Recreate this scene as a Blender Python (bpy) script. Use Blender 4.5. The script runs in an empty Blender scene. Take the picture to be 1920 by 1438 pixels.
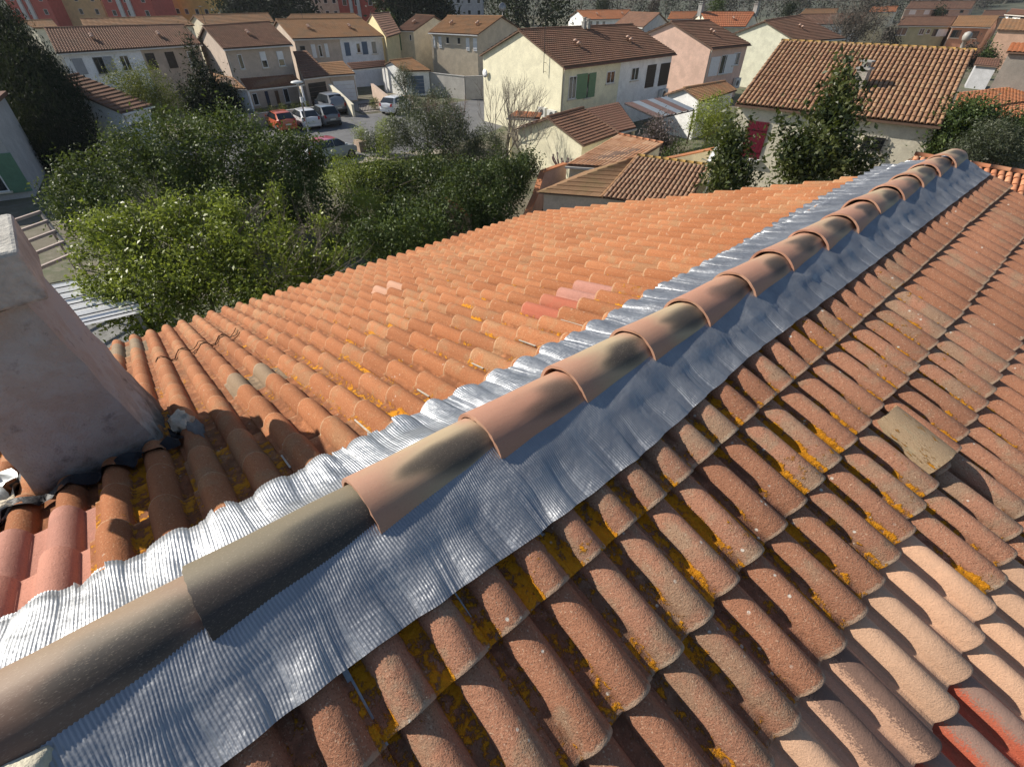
import bpy, bmesh, math, random
import numpy as np
from mathutils import Vector, Matrix
rad = math.radians
scene = bpy.context.scene
COL = scene.collection

# ------------------------------------------------------------------ camera
CAM = {'f': 900.086, 'pit': 0.68456, 'roll': 0.01, 'az': 0.85126, 'cx': 0.8035}
CZ = 9.6
cd = bpy.data.cameras.new("camera")
cam = bpy.data.objects.new("camera", cd); COL.objects.link(cam)
cp, sp_, ca, sa = math.cos(CAM['pit']), math.sin(CAM['pit']), math.cos(CAM['az']), math.sin(CAM['az'])
fw = Vector((-sa*cp, ca*cp, -sp_)); up = Vector((-sa*sp_, ca*sp_, cp)); rt = Vector((ca, sa, 0))
r2 = rt*math.cos(CAM['roll']) + up*math.sin(CAM['roll']); u2 = -rt*math.sin(CAM['roll']) + up*math.cos(CAM['roll'])
m3 = Matrix((r2, u2, -fw)).transposed()
cam.matrix_world = Matrix.Translation((CAM['cx'], 0, CZ)) @ m3.to_4x4()
cd.sensor_width = 36; cd.lens = CAM['f']/1920*36
cd.clip_start = .05; cd.clip_end = 3000
scene.camera = cam

# ------------------------------------------------------------------ world, sun, exposure
SUN_EL, SUN_AZ = rad(34.5), rad(31)          # light travels towards this azimuth, from +X towards +Y
L = Vector((math.cos(SUN_EL)*math.cos(SUN_AZ), math.cos(SUN_EL)*math.sin(SUN_AZ), -math.sin(SUN_EL)))
w = bpy.data.worlds.new("World"); scene.world = w; w.use_nodes = True
wn = w.node_tree.nodes; sky = wn.new("ShaderNodeTexSky"); sky.sky_type = 'NISHITA'; sky.sun_disc = False
sky.sun_elevation = SUN_EL; sky.sun_rotation = math.atan2(-L.x, -L.y)
sky.air_density = 1.0; sky.dust_density = .6; sky.ozone_density = 1.0
wn["Background"].inputs[1].default_value = .08
w.node_tree.links.new(sky.outputs[0], wn["Background"].inputs[0])
sd = bpy.data.lights.new("sun", 'SUN'); sd.energy = 5.0; sd.angle = rad(.5); sd.color = (1, .93, .82)
so = bpy.data.objects.new("sun", sd); COL.objects.link(so)
so.rotation_euler = L.to_track_quat('-Z', 'Y').to_euler()
vs = scene.view_settings; vs.view_transform = 'Standard'; vs.look = 'None'; vs.exposure = 0.5; vs.gamma = 1; vs.use_curve_mapping = False

# ------------------------------------------------------------------ measured layout (metres)
D = {'duplex':{'FL':(-29.34,31.3,5.2),'FR':(-30.53,47.69,5.2),'RL':(-34.61,31.34,7.22),'RR':(-35.62,47.07,7.17),'inset':0.25,'items':[('win',1.03,1.97,2.9,4.47),('shutter',1.97,3.38,2.8,4.54,'green'),('dark',3.17,3.88,2.79,4.48),('shutter',3.58,4.5,2.78,4.51,'green'),('win',5.98,7.14,3.56,4.44),('win',9.67,10.8,3.48,4.45),('shutter',12.17,13.65,2.69,4.49,'brown'),('shutter',14.44,16.11,2.66,4.46,'brown'),('ac',14.81,16.54,1.57,2.37)],'split':7.88},'pinkhouse':{'FL':(-31.64,55.74,5.2),'FR':(-31.62,63.81,5.2),'RL':(-36.88,55.25,7.21),'RR':(-36.75,62.63,7.17),'inset':0.25,'items':[('shutter',0.75,2.6,2.54,4.31,'white'),('win',2.83,4.58,2.61,4.39),('shutter',3.94,5.86,2.57,4.39,'white'),('win',5.35,6.73,3.29,4.47),('ac',6.54,8.8,1.03,2.01)],'split':None},'palehouse':{'FL':(-29.82,71.68,5.2),'FR':(-29.0,83.46,5.2),'RL':(-34.58,71.58,7.02),'RR':(-34.86,81.46,7.39),'inset':0.25,'items':[],'split':None},'redshutter':{'FL':(-12.97,27.09,5.2),'FR':(-4.51,29.25,5.2),'RL':(-14.52,33.61,7.51),'RR':(-5.91,35.83,7.51),'inset':0.25,'items':[('shutter',0.88,1.88,2.8,4.53,'red'),('win',6.09,7.04,3.83,4.53,'bars')],'split':None},'rowwhite':{'FL':(-62.38,3.03,5.2),'FR':(-65.05,15.2,5.2),'RL':(-67.13,3.28,6.69),'RR':(-69.46,15.19,6.6),'inset':0.25,'items':[('shutter',0.91,1.72,3.51,4.7,'grey'),('dark',2.52,3.28,3.43,4.69),('shutter',3.35,4.08,3.49,4.7,'grey'),('win',4.64,5.41,3.49,4.7),('shutter',6.9,7.71,3.41,4.72,'black'),('shutter',8.72,9.55,3.38,4.72,'black'),('win',10.81,11.51,3.34,4.66)],'split':6.69},'rowbeige':{'FL':(-58.51,15.37,5.2),'FR':(-59.68,22.43,5.2),'RL':(-63.22,15.38,6.71),'RR':(-64.81,22.42,6.84),'inset':0.25,'items':[('win',1.24,1.68,3.45,4.67),('blind',3.5,4.12,3.4,4.74),('blind',5.3,5.98,3.4,4.68),('win',1.55,2.1,0.31,1.36),('shutter',2.94,3.3,0.02,1.41,'navy'),('door',4.03,4.41,0.08,1.35,'wood'),('win',4.97,5.55,0.15,1.44)],'split':None},'rowbrown':{'FL':(-66.46,25.08,5.2),'FR':(-64.85,35.91,5.2),'RL':(-71.32,25.46,6.78),'RR':(-69.72,35.72,6.76),'inset':0.25,'items':[('dark',0.67,1.25,4.06,4.49),('shutter',1.94,2.42,3.28,4.6,'white'),('win',2.75,3.13,3.36,4.52),('shutter',3.49,3.9,3.28,4.63,'white'),('shutter',5.89,6.52,3.33,4.66,'blue'),('win',7.34,7.81,3.58,4.56),('shutter',8.03,8.73,3.38,4.68,'blue'),('win',9.24,9.87,3.42,4.7)],'split':5.45},'lone':{'FL':(-73.52,42.53,5.2),'FR':(-71.14,44.12,5.2),'RL':(-74.94,46.98,6.83),'RR':(-72.21,48.47,6.74),'inset':0.25,'items':[('shutter',0.23,0.6,2.87,4.8,'green'),('win',1.99,2.26,4.04,4.74)],'split':None},'hipless':{'FL':(-67.72,44.27,5.2),'FR':(-60.38,47.06,5.2),'RL':(-69.15,48.58,6.85),'RR':(-61.2,51.97,6.98),'inset':0.25,'items':[('shutter',0.52,0.87,3.49,4.76,'white'),('shutter',1.45,1.93,3.48,4.77,'white'),('dark',2.75,3.13,4.06,4.72),('dark',4.56,4.93,4.08,4.73),('shutter',5.86,6.41,3.37,4.78,'white'),('shutter',6.99,7.58,3.37,4.79,'white')],'split':None},'garage1':{'FL':(-19.97,23.73,2.5),'FR':(-20.77,27.86,2.5),'RL':(-22.94,23.52,3.58),'RR':(-23.73,27.58,3.58),'inset':0.25,'items':[],'split':None},'garage2':{'FL':(-55.99,32.87,2.5),'FR':(-54.7,35.78,2.5),'RL':(-58.45,32.75,3.3),'RR':(-57.75,35.32,3.45),'inset':0.25,'items':[('garage',0.84,2.3,0.19,1.99,'blue')],'split':None},'garagepink':{'FL':(-22.61,40.41,2.9),'FR':(-23.79,48.12,2.9),'RL':(-24.49,40.54,3.57),'RR':(-25.21,48.17,3.41),'inset':0.25,'items':[],'split':None},'ochre':{'FL':(-36.61,127.56,5.2),'FR':(-29.98,135.16,5.2),'RL':(-37.47,131.6,6.34),'RR':(-30.76,139.97,6.49),'inset':0.25,'items':[('win',0.5,2.44,3.71,4.91),('win',4.78,5.72,3.82,4.78),('win',6.13,6.83,3.99,4.71),('dark',7.42,8.87,3.6,4.72),('shutter',8.22,10.08,3.61,4.73,'white')],'split':None},'salmon':{'FL':(-29.63,134.06,5.2),'FR':(-24.2,136.52,5.2),'RL':(-30.25,138.28,6.61),'RR':(-24.65,141.2,6.73),'inset':0.25,'items':[('dark',0.56,1.96,3.48,4.65),('dark',3.62,4.66,3.49,4.58)],'split':None},'farridge':{'FL':(-48.62,169.37,7.0),'FR':(-39.97,190.89,7.0),'RL':(-50.11,176.64,8.33),'RR':(-41.63,199.18,8.51),'inset':0.25,'items':[('shutter',2.17,4.33,5.9,6.89,'white'),('shutter',7.18,9.09,5.89,6.94,'white'),('dark',14.01,15.56,5.98,6.73),('dark',19.72,20.95,6.19,6.73)],'split':None},'farwhite':{'FL':(-24.57,144.67,7.0),'FR':(-20.0,137.27,7.0),'RL':(-24.71,148.84,7.67),'RR':(-20.51,141.64,7.6),'inset':0.25,'items':[('dark',1.36,2.91,6.45,6.8),('dark',5.9,7.44,6.37,6.78)],'split':None},'or1':{'FL':(-82.73,92.46,5.2),'FR':(-81.51,102.26,5.2),'RL':(-86.78,93.88,6.56),'RR':(-84.82,109.19,6.55),'inset':0.25,'items':[('dark',1.27,1.94,4.32,4.86),('dark',3.04,3.72,4.29,4.84),('dark',4.83,5.52,4.26,4.81)],'split':None},'brownb':{'FL':(-67.91,83.61,5.2),'FR':(-58.83,79.96,5.2),'RL':(-69.59,89.53,6.78),'RR':(-60.57,86.31,6.9),'inset':0.25,'items':[],'split':None},'or2':{'FL':(-74.8,109.34,5.2),'FR':(-73.54,116.89,5.2),'RL':(-77.43,114.09,6.3),'RR':(-76.06,122.88,6.33),'inset':0.25,'items':[],'split':None},'or3':{'FL':(-53.68,91.29,5.2),'FR':(-50.22,96.97,5.2),'RL':(-58.11,94.73,7.01),'RR':(-52.71,103.79,7.04),'inset':0.25,'items':[],'split':None},'br5':{'FL':(-47.42,114.7,5.2),'FR':(-41.21,132.7,5.2),'RL':(-50.82,117.37,6.53),'RR':(-44.5,137.57,6.73),'inset':0.25,'items':[('win',-0.21,2.89,4.6,5.35)],'split':None},'r1':{'FL':(-99.29,9.15,5.2),'FR':(-100.08,23.17,5.2),'RL':(-102.15,9.4,6.12),'RR':(-103.19,22.58,6.22),'inset':0.25,'items':[],'split':None},'r2':{'FL':(-99.3,24.47,5.2),'FR':(-103.55,36.55,5.2),'RL':(-102.76,24.02,6.31),'RR':(-107.3,37.14,6.29),'inset':0.25,'items':[],'split':None},'r3':{'FL':(-112.01,41.6,5.2),'FR':(-109.32,56.01,5.2),'RL':(-113.67,43.44,5.84),'RR':(-111.6,55.58,5.9),'inset':0.25,'items':[],'split':None},'r0':{'FL':(-103.97,3.87,5.2),'FR':(-103.7,6.68,5.2),'RL':(-106.21,3.07,5.9),'RR':(-106.06,6.51,5.96),'inset':0.25,'items':[],'split':None},'r4':{'FL':(-63.09,35.36,5.2),'FR':(-68.77,40.65,5.2),'RL':(-75.7,40.38,6.99),'RR':(-82.5,47.01,6.92),'inset':0.25,'items':[],'split':None},'smallred':{'FL':(-16.4,95.14,2.6),'FR':(-13.76,94.86,2.6),'RL':(-16.74,96.96,3.18),'RR':(-14.22,96.77,3.2),'inset':0.25,'items':[],'split':None},'fill1':{'FL':(-31.87,163.43,6.0),'FR':(-29.54,173.89,6.0),'RL':(-33.24,171.27,6.99),'RR':(-31.09,181.51,7.03),'inset':0.25,'items':[],'split':None},'fill2':{'FL':(-42.13,126.93,7.0),'FR':(-40.63,137.29,7.0),'RL':(-43.6,132.46,7.73),'RR':(-42.25,142.63,7.77),'inset':0.25,'items':[],'split':None},'fill3':{'FL':(-62.07,143.38,6.0),'FR':(-59.16,157.18,6.0),'RL':(-63.49,148.68,6.8),'RR':(-60.93,161.46,6.85),'inset':0.25,'items':[],'split':None},'fills':[(-17.66,107.77,2.93,0.86),(-34.71,119.19,4.14,1.13),(-43.88,179.73,6.12,1.47),(-24.4,149.15,3.01,0.95),(-48.93,152.96,4.97,1.47),(-63.02,139.27,6.9,1.34),(-74.16,127.1,7.34,1.59),(-87.48,121.18,6.92,1.53),(-116.64,136.6,6.71,2.02),(-82.79,46.46,5.53,1.08),(-19.76,105.79,3.26,0.7)],'porch5':[(-53.8,14.81,3.3),(-53.77,19.62,3.3),(-53.78,20.4,2.5),(-53.34,15.06,2.5)],'g1l':[(-62.02,23.17,4.4),(-62.03,24.71,4.4),(-56.92,24.64,2.6),(-56.3,21.48,2.6)],'g1r':[(-59.23,24.65,3.5),(-59.37,27.47,3.5),(-56.51,27.3,2.6),(-56.98,24.55,2.6)],'porch6':[(-60.38,28.33,3.2),(-60.48,33.25,3.2),(-59.59,32.66,2.7),(-59.12,28.31,2.7)],'veranda':[(-25.31,29.59,3.1),(-25.62,33.71,3.1),(-21.42,30.65,2.4),(-21.34,28.66,2.4)],'pergola':[(-25.04,33.71,3.1),(-24.74,38.74,3.1),(-22.33,39.16,2.5),(-22.11,33.96,2.5)],'canopy':[(-28.36,25.7,3.0),(-26.66,26.61,3.0),(-26.21,25.99,2.8),(-28.01,24.6,2.8)],'tubeshed':[(-18.97,25.58,3.0),(-15.95,25.8,3.0),(-16.12,22.61,2.2),(-18.54,20.79,2.2)],'hipright':[(-14.19,21.12,3.4),(-10.94,22.34,3.4),(-10.13,19.55,2.3),(-13.45,17.84,2.3)],'hipleft':[(-14.19,21.12,3.4),(-14.19,21.12,3.4),(-13.45,17.84,2.3),(-15.86,15.98,2.3)],'hipback':[(-16.72,20.35,2.3)],'nbr':{'FL':(-2.77,20.19,4.0),'FR':(0.09,20.81,4.0),'RL':(-3.75,23.08,5.11),'RR':(-0.54,23.6,5.04),'inset':0.25,'items':[],'split':None},'orangeflat':[(-8.92,53.38,3.9),(-6.4,62.83,3.9),(-5.24,57.39,3.4),(-7.72,47.78,3.4)],'orangeflat2':[(-7.74,48.07,3.3),(-5.24,57.69,3.3),(-3.28,47.35,2.8),(-6.95,43.99,2.8)],'greywall':[(-8.17,59.68,6.2),(-8.62,70.05,6.2)],'pinkgable':[(-20.92,124.76,5.2),(-24.2,170.33,5.2)],'smallroof':[(-59.92,14.2,3.2),(-55.73,14.81,3.2),(-52.95,14.87,2.6),(-55.87,13.11,2.6)],'leftgarage':{'FL':(-47.19,4.33,2.6),'FR':(-49.29,6.76,2.6),'RL':(-51.12,1.28,4.41),'RR':(-53.11,3.3,4.48),'inset':0.25,'items':[('dark',0.36,2.36,1.61,1.69)],'split':None},'cars':[(-45.83,17.51,0.0),(-45.73,19.35,0.0),(-46.13,15.5,0.0),(-52.12,22.27,0.0),(-47.16,26.38,0.0),(-35.3,14.99,0.0)],'lamp':[(-41.51,15.38,4.3)],'road':[(-42.38,16.49,0.0),(-54.58,27.28,0.0),(-47.03,27.4,0.0),(-36.12,18.0,0.0),(-33.41,20.11,0.0)],'wallA':[(-52.55,22.52,1.6),(-44.66,21.39,0.9),(-45.37,19.79,0.0),(-48.95,23.28,0.0)],'wallB':[(-53.64,28.46,1.5),(-49.06,26.15,0.0),(-53.4,27.58,1.5)],'gardenwall':[(-16.9,16.84,1.0),(-18.76,19.1,2.0),(-19.14,21.43,2.0)],'hedge':[(-24.47,10.56,1.88,1.39),(-23.07,11.92,1.68,1.53),(-21.61,13.6,1.7,1.67),(-19.19,14.56,1.82,1.6),(-18.23,16.19,2.25,1.33),(-20.92,9.76,1.12,1.53),(-19.46,11.2,0.94,1.53),(-18.37,12.95,1.35,1.53),(-17.2,14.31,1.36,1.15),(-21.51,8.58,0.71,1.28),(-20.01,9.32,-0.07,1.15),(-19.47,18.76,2.32,0.72)],'rightwall':[(-16.03,26.67,2.0),(-15.79,30.88,2.0)],'dish':[(-12.12,24.78,3.2)],'gate':[(-50.65,24.14,0.0),(-50.18,26.53,0.0)],'block':[(-55.84,35.89,2.0),(-50.1,36.91,2.0),(-50.08,39.06,2.0)],'urn':[(-37.0,17.42,0.0)],'magnolia':[(-8.03,25.95,7.06,0.27),(-7.85,25.68,6.68,0.49),(-7.54,25.29,6.08,0.71),(-7.21,24.81,5.39,0.93),(-6.83,24.17,4.53,1.11),(-7.43,23.05,4.17,0.89),(-6.16,24.53,4.19,0.71),(-8.62,23.12,5.32,0.22),(-8.15,23.02,4.81,0.44),(-7.69,22.86,4.26,0.62),(-7.03,23.58,4.23,0.93),(-7.83,23.67,5.03,0.4),(-7.74,24.62,5.73,0.53),(-5.35,25.36,4.11,0.49)],'lean':[(-18.9,-2.07,2.2),(-18.68,-0.39,2.2),(-16.22,-1.6,2.2),(-15.95,-0.59,2.2)],'frame':[(-26.15,-1.67,2.5),(-24.16,-1.48,2.5),(-20.91,-1.18,2.5),(-25.45,-2.18,2.5),(-19.75,-2.14,2.5)],'edgewall':[(-47.08,-1.92,3.5),(-39.12,-1.73,2.0),(-38.94,-1.86,0.0),(-40.08,-3.48,0.8)],'hedgeR':[(-5.6,35.81,3.0),(-6.28,42.31,4.0),(-2.35,38.93,3.0)],'laurel':[(-25.55,5.73,3.71,2.08),(-27.15,3.88,3.69,1.96),(-23.59,7.27,3.16,1.96),(-28.31,2.3,3.49,1.34),(-23.57,5.65,1.83,2.2),(-25.6,3.53,1.99,1.96),(-22.25,7.41,2.03,1.34),(-23.23,8.41,3.74,0.98),(-26.01,1.06,1.96,1.63),(-27.91,0.22,3.03,1.17),(-26.82,-0.42,2.3,1.25)],'shrub':[(-17.76,0.48,3.37,1.25),(-17.1,1.88,3.9,1.0),(-15.64,2.61,3.13,1.42),(-16.24,0.94,2.34,1.5),(-14.79,4.07,3.53,0.75),(-13.98,4.04,2.76,1.0),(-13.51,4.74,2.9,0.67),(-17.17,-0.46,2.07,0.92),(-14.45,2.69,2.11,1.17),(-16.15,-0.24,1.31,0.83),(-18.57,-0.14,3.62,0.83),(-16.28,3.15,4.16,0.58),(-15.42,4.39,4.37,0.3),(-15.66,4.48,4.67,0.17),(-14.26,5.16,3.93,0.33),(-16.94,2.63,4.35,0.33),(-17.7,1.52,4.15,0.37),(-18.16,0.82,4.01,0.42),(-18.65,-0.08,3.75,0.37),(-13.35,5.26,3.16,0.3),(-18.69,-0.92,3.1,0.33),(-17.33,-0.87,1.88,0.5),(-18.12,-1.07,2.45,0.4),(-17.71,-0.44,2.59,0.43)],'laurelfront':[(-16.14,8.6,2.11,0.84),(-15.42,9.64,2.29,0.95),(-16.73,7.71,1.94,0.84),(-15.46,8.57,1.46,0.84)],'olivebush':[(-30.79,19.17,2.01,1.65),(-29.86,20.78,2.45,1.47),(-35.15,21.13,2.86,1.2),(-33.84,22.64,2.87,1.4),(-28.58,20.66,1.17,1.65),(-27.38,22.05,1.19,1.47),(-31.87,17.92,1.99,1.03)],'topiary':[(-33.52,17.89,1.9,0.76),(-33.46,18.33,2.2,0.68),(-33.12,17.44,1.17,0.6)],'cypress':[(-52.62,0.67,7.18,1.03),(-51.14,0.62,5.77,1.65),(-49.65,0.56,4.36,2.2),(-48.29,0.36,2.94,2.49),(-47.14,0.1,1.67,2.49),(-46.28,-0.14,0.68,2.02),(-53.51,0.71,8.03,0.66),(-52.22,-0.63,5.76,1.47),(-51.03,-0.68,4.63,1.83),(-49.28,-0.96,2.79,1.83),(-47.5,-1.03,1.09,1.65),(-46.28,-0.86,0.11,1.47),(-53.11,-0.6,6.6,1.28)],'yellowtree':[(-51.16,7.33,3.31,1.9),(-52.5,5.98,3.45,1.69),(-49.86,7.61,2.33,1.48),(-51.16,6.51,2.65,1.69)],'magnolialeft':[(-9.35,20.47,5.44,0.19),(-9.17,20.23,5.08,0.36),(-8.95,19.88,4.59,0.51),(-8.67,19.48,4.01,0.7),(-8.21,19.86,3.89,0.38)],'privet':[(-20.08,37.97,2.57,1.44),(-19.33,37.86,1.8,1.2),(-20.22,37.04,1.94,1.0)],'hedgeright':[(-4.27,30.65,5.02,0.96),(-4.24,30.0,4.46,0.84),(-3.7,31.42,5.12,0.72),(-2.79,31.9,4.67,0.72),(-2.24,32.53,4.67,0.72)],'olivewild':[(-2.72,29.25,4.84,1.0),(-1.98,29.78,4.58,0.89),(-3.02,28.48,4.48,0.78)],'purple':[(-19.66,30.7,2.63,1.07),(-19.46,30.07,1.94,1.07),(-18.79,30.67,1.81,0.89)],'olivetree':[(-47.97,28.24,3.02,0.94),(-48.02,27.68,2.61,0.78),(-47.34,28.47,2.62,0.78),(-48.19,28.5,3.42,0.63)],'bare':[(-27.06,21.44,3.56,1.72)],'conifer':[(-50.33,11.4,2.67,1.56)],'pine1':[(-146.94,43.81,7.15,4.89),(-142.14,49.35,7.2,5.5),(-138.44,54.22,7.72,4.89),(-148.92,40.68,6.46,2.44)],'pine2':[(-117.81,67.16,7.07,4.08),(-113.88,71.48,6.93,4.67),(-110.66,74.86,6.7,2.92),(-116.08,70.29,8.0,4.67)],'darktree':[(-85.33,74.55,6.83,4.0),(-83.2,77.98,7.64,4.5),(-80.34,80.8,7.28,3.5)],'baretree':[(-35.08,101.6,6.09,2.92),(-33.65,103.66,6.44,2.92),(-35.77,100.0,5.44,2.5)],'apt':[((-206.9,4.8),(-199.7,13.1),13.5,'red'),((-205.7,13.9),(-196.8,24.2),13.7,'yellow'),((-187.4,23.5),(-179.2,33.0),13.6,'red'),((-199.0,36.9),(-194.3,42.4),7.5,'ochre'),((-191.5,41.7),(-186.0,48.1),7.5,'ochre2'),((-138.3,64.9),(-132.4,71.8),13.8,'red'),((-159.1,102.1),(-153.7,108.4),12.6,'white'),((-153.1,109.0),(-147.1,116.0),12.6,'grey'),((-163.3,68.6),(-158.6,74.1),10.9,'tan')],'wood':[(-323.4,-4.1),(-295.4,47.7),(-230.0,64.8),(-217.4,98.9),(-176.9,106.7),(-150.5,117.7),(-149.0,139.0),(-139.8,169.1),(-128.4,201.7),(-114.9,236.9),(-99.2,274.6),(-89.1,344.7),(-72.5,422.5),(-44.1,455.2)],'roof':{'tR':0.37725,'tL':0.33514,'xr':0.3821,'yR':0.0164,'yL':-0.3807,'L':5.191,'d':0.31565,'AP':8.4524}}
# ------------------------------------------------------------------ materials
def nodes(name):
    m = bpy.data.materials.new(name); m.use_nodes = True
    nt = m.node_tree; b = nt.nodes["Principled BSDF"]
    return m, nt, b
def N(nt, t, **kw):
    n = nt.nodes.new("ShaderNode"+t)
    for k, v in kw.items():
        if k.startswith('i_'):
            n.inputs[int(k[2:])].default_value = v
        else: setattr(n, k, v)
    return n
def lk(nt, a, b): nt.links.new(a, b)
def val(nt, op, a, b=None, c=None, clamp=False):
    n = nt.nodes.new("ShaderNodeMath"); n.operation = op; n.use_clamp = clamp
    for i, x in enumerate((a, b, c)):
        if x is None: continue
        if isinstance(x, (int, float)): n.inputs[i].default_value = x
        else: nt.links.new(x, n.inputs[i])
    return n.outputs[0]
def mix(nt, f, a, b, bt='MIX'):
    n = nt.nodes.new("ShaderNodeMix"); n.data_type = 'RGBA'; n.blend_type = bt
    for s, x in ((n.inputs[0], f), (n.inputs[6], a), (n.inputs[7], b)):
        if isinstance(x, (int, float)): s.default_value = x
        elif isinstance(x, (tuple, list)): s.default_value = tuple(x[:3])+(1,)
        else: nt.links.new(x, s)
    return n.outputs[2]
def ramp(nt, x, a, b):
    n = nt.nodes.new("ShaderNodeMapRange"); n.interpolation_type = 'SMOOTHSTEP'
    nt.links.new(x, n.inputs[0]); n.inputs[1].default_value = a; n.inputs[2].default_value = b
    return n.outputs[0]
def noise(nt, vec, scale, detail=3, rough=.55, dim='3D'):
    n = nt.nodes.new("ShaderNodeTexNoise"); n.inputs['Scale'].default_value = scale; n.inputs['Detail'].default_value = detail
    n.inputs['Roughness'].default_value = rough
    if vec is not None: nt.links.new(vec, n.inputs['Vector'])
    return n.outputs[0]
def bump(nt, b, h, strength, dist, prev=None):
    n = nt.nodes.new("ShaderNodeBump"); n.inputs['Strength'].default_value = strength; n.inputs['Distance'].default_value = dist
    nt.links.new(h, n.inputs['Height'])
    if prev is not None: nt.links.new(prev, n.inputs['Normal'])
    nt.links.new(n.outputs[0], b.inputs['Normal'])
    return n.outputs[0]
def objcoord(nt):
    t = N(nt, "TexCoord"); return t.outputs['Object']
_M = {}
def mat(name, col, rough=.8, var=.18, scale=3., bs=0., bscale=60, metal=0., spec=.35, col2=None, spot=None, coat=0):
    """plain surface: base colour broken up by two noises, optional second colour in blotches, fine relief"""
    if name in _M: return _M[name]
    m, nt, b = nodes(name); v = objcoord(nt)
    n1 = noise(nt, v, scale, 5, .6); n2 = noise(nt, v, scale*9, 3, .6)
    c = mix(nt, ramp(nt, n1, .3, .7), tuple(x*(1-var) for x in col), tuple(min(1, x*(1+var)) for x in col))
    if col2: c = mix(nt, ramp(nt, noise(nt, v, scale*.7, 6, .65), .5, .68), c, col2)
    c = mix(nt, val(nt, 'MULTIPLY', ramp(nt, n2, .35, .75), .35), c, tuple(x*.6 for x in col))
    lk(nt, c, b.inputs['Base Color']); b.inputs['Roughness'].default_value = rough; b.inputs['Metallic'].default_value = metal
    b.inputs['Specular IOR Level'].default_value = spec
    if coat: b.inputs['Coat Weight'].default_value = coat; b.inputs['Coat Roughness'].default_value = .08
    if bs: bump(nt, b, noise(nt, v, bscale, 4, .6), bs, .02)
    _M[name] = m; return m
def tile_vec(nt):
    """(x along the tile, u across it, height) shifted by a random amount per tile"""
    a = N(nt, "UVMap", uv_map="UVMap"); h = N(nt, "Attribute", attribute_name="hh")
    oi = N(nt, "ObjectInfo"); ge = N(nt, "NewGeometry")
    r = val(nt, 'FRACT', val(nt, 'ADD', oi.outputs['Random'], val(nt, 'MULTIPLY', ge.outputs['Random Per Island'], 7.31)))
    s = N(nt, "SeparateXYZ"); lk(nt, a.outputs[0], s.inputs[0])
    c = N(nt, "CombineXYZ")
    lk(nt, val(nt, 'ADD', s.outputs[0], val(nt, 'MULTIPLY', r, 53.)), c.inputs[0])
    lk(nt, val(nt, 'ADD', s.outputs[1], val(nt, 'MULTIPLY', r, 31.)), c.inputs[1])
    lk(nt, val(nt, 'ADD', h.outputs['Fac'], val(nt, 'MULTIPLY', r, 17.)), c.inputs[2])
    return c.outputs[0], s.outputs[0], s.outputs[1], h.outputs['Fac'], r
def lichen_amount(nt):
    a = N(nt, "Attribute", attribute_name="lichen"); o = N(nt, "Attribute", attribute_type='OBJECT', attribute_name="lichen")
    return val(nt, 'ADD', a.outputs['Fac'], o.outputs['Fac'])
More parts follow.
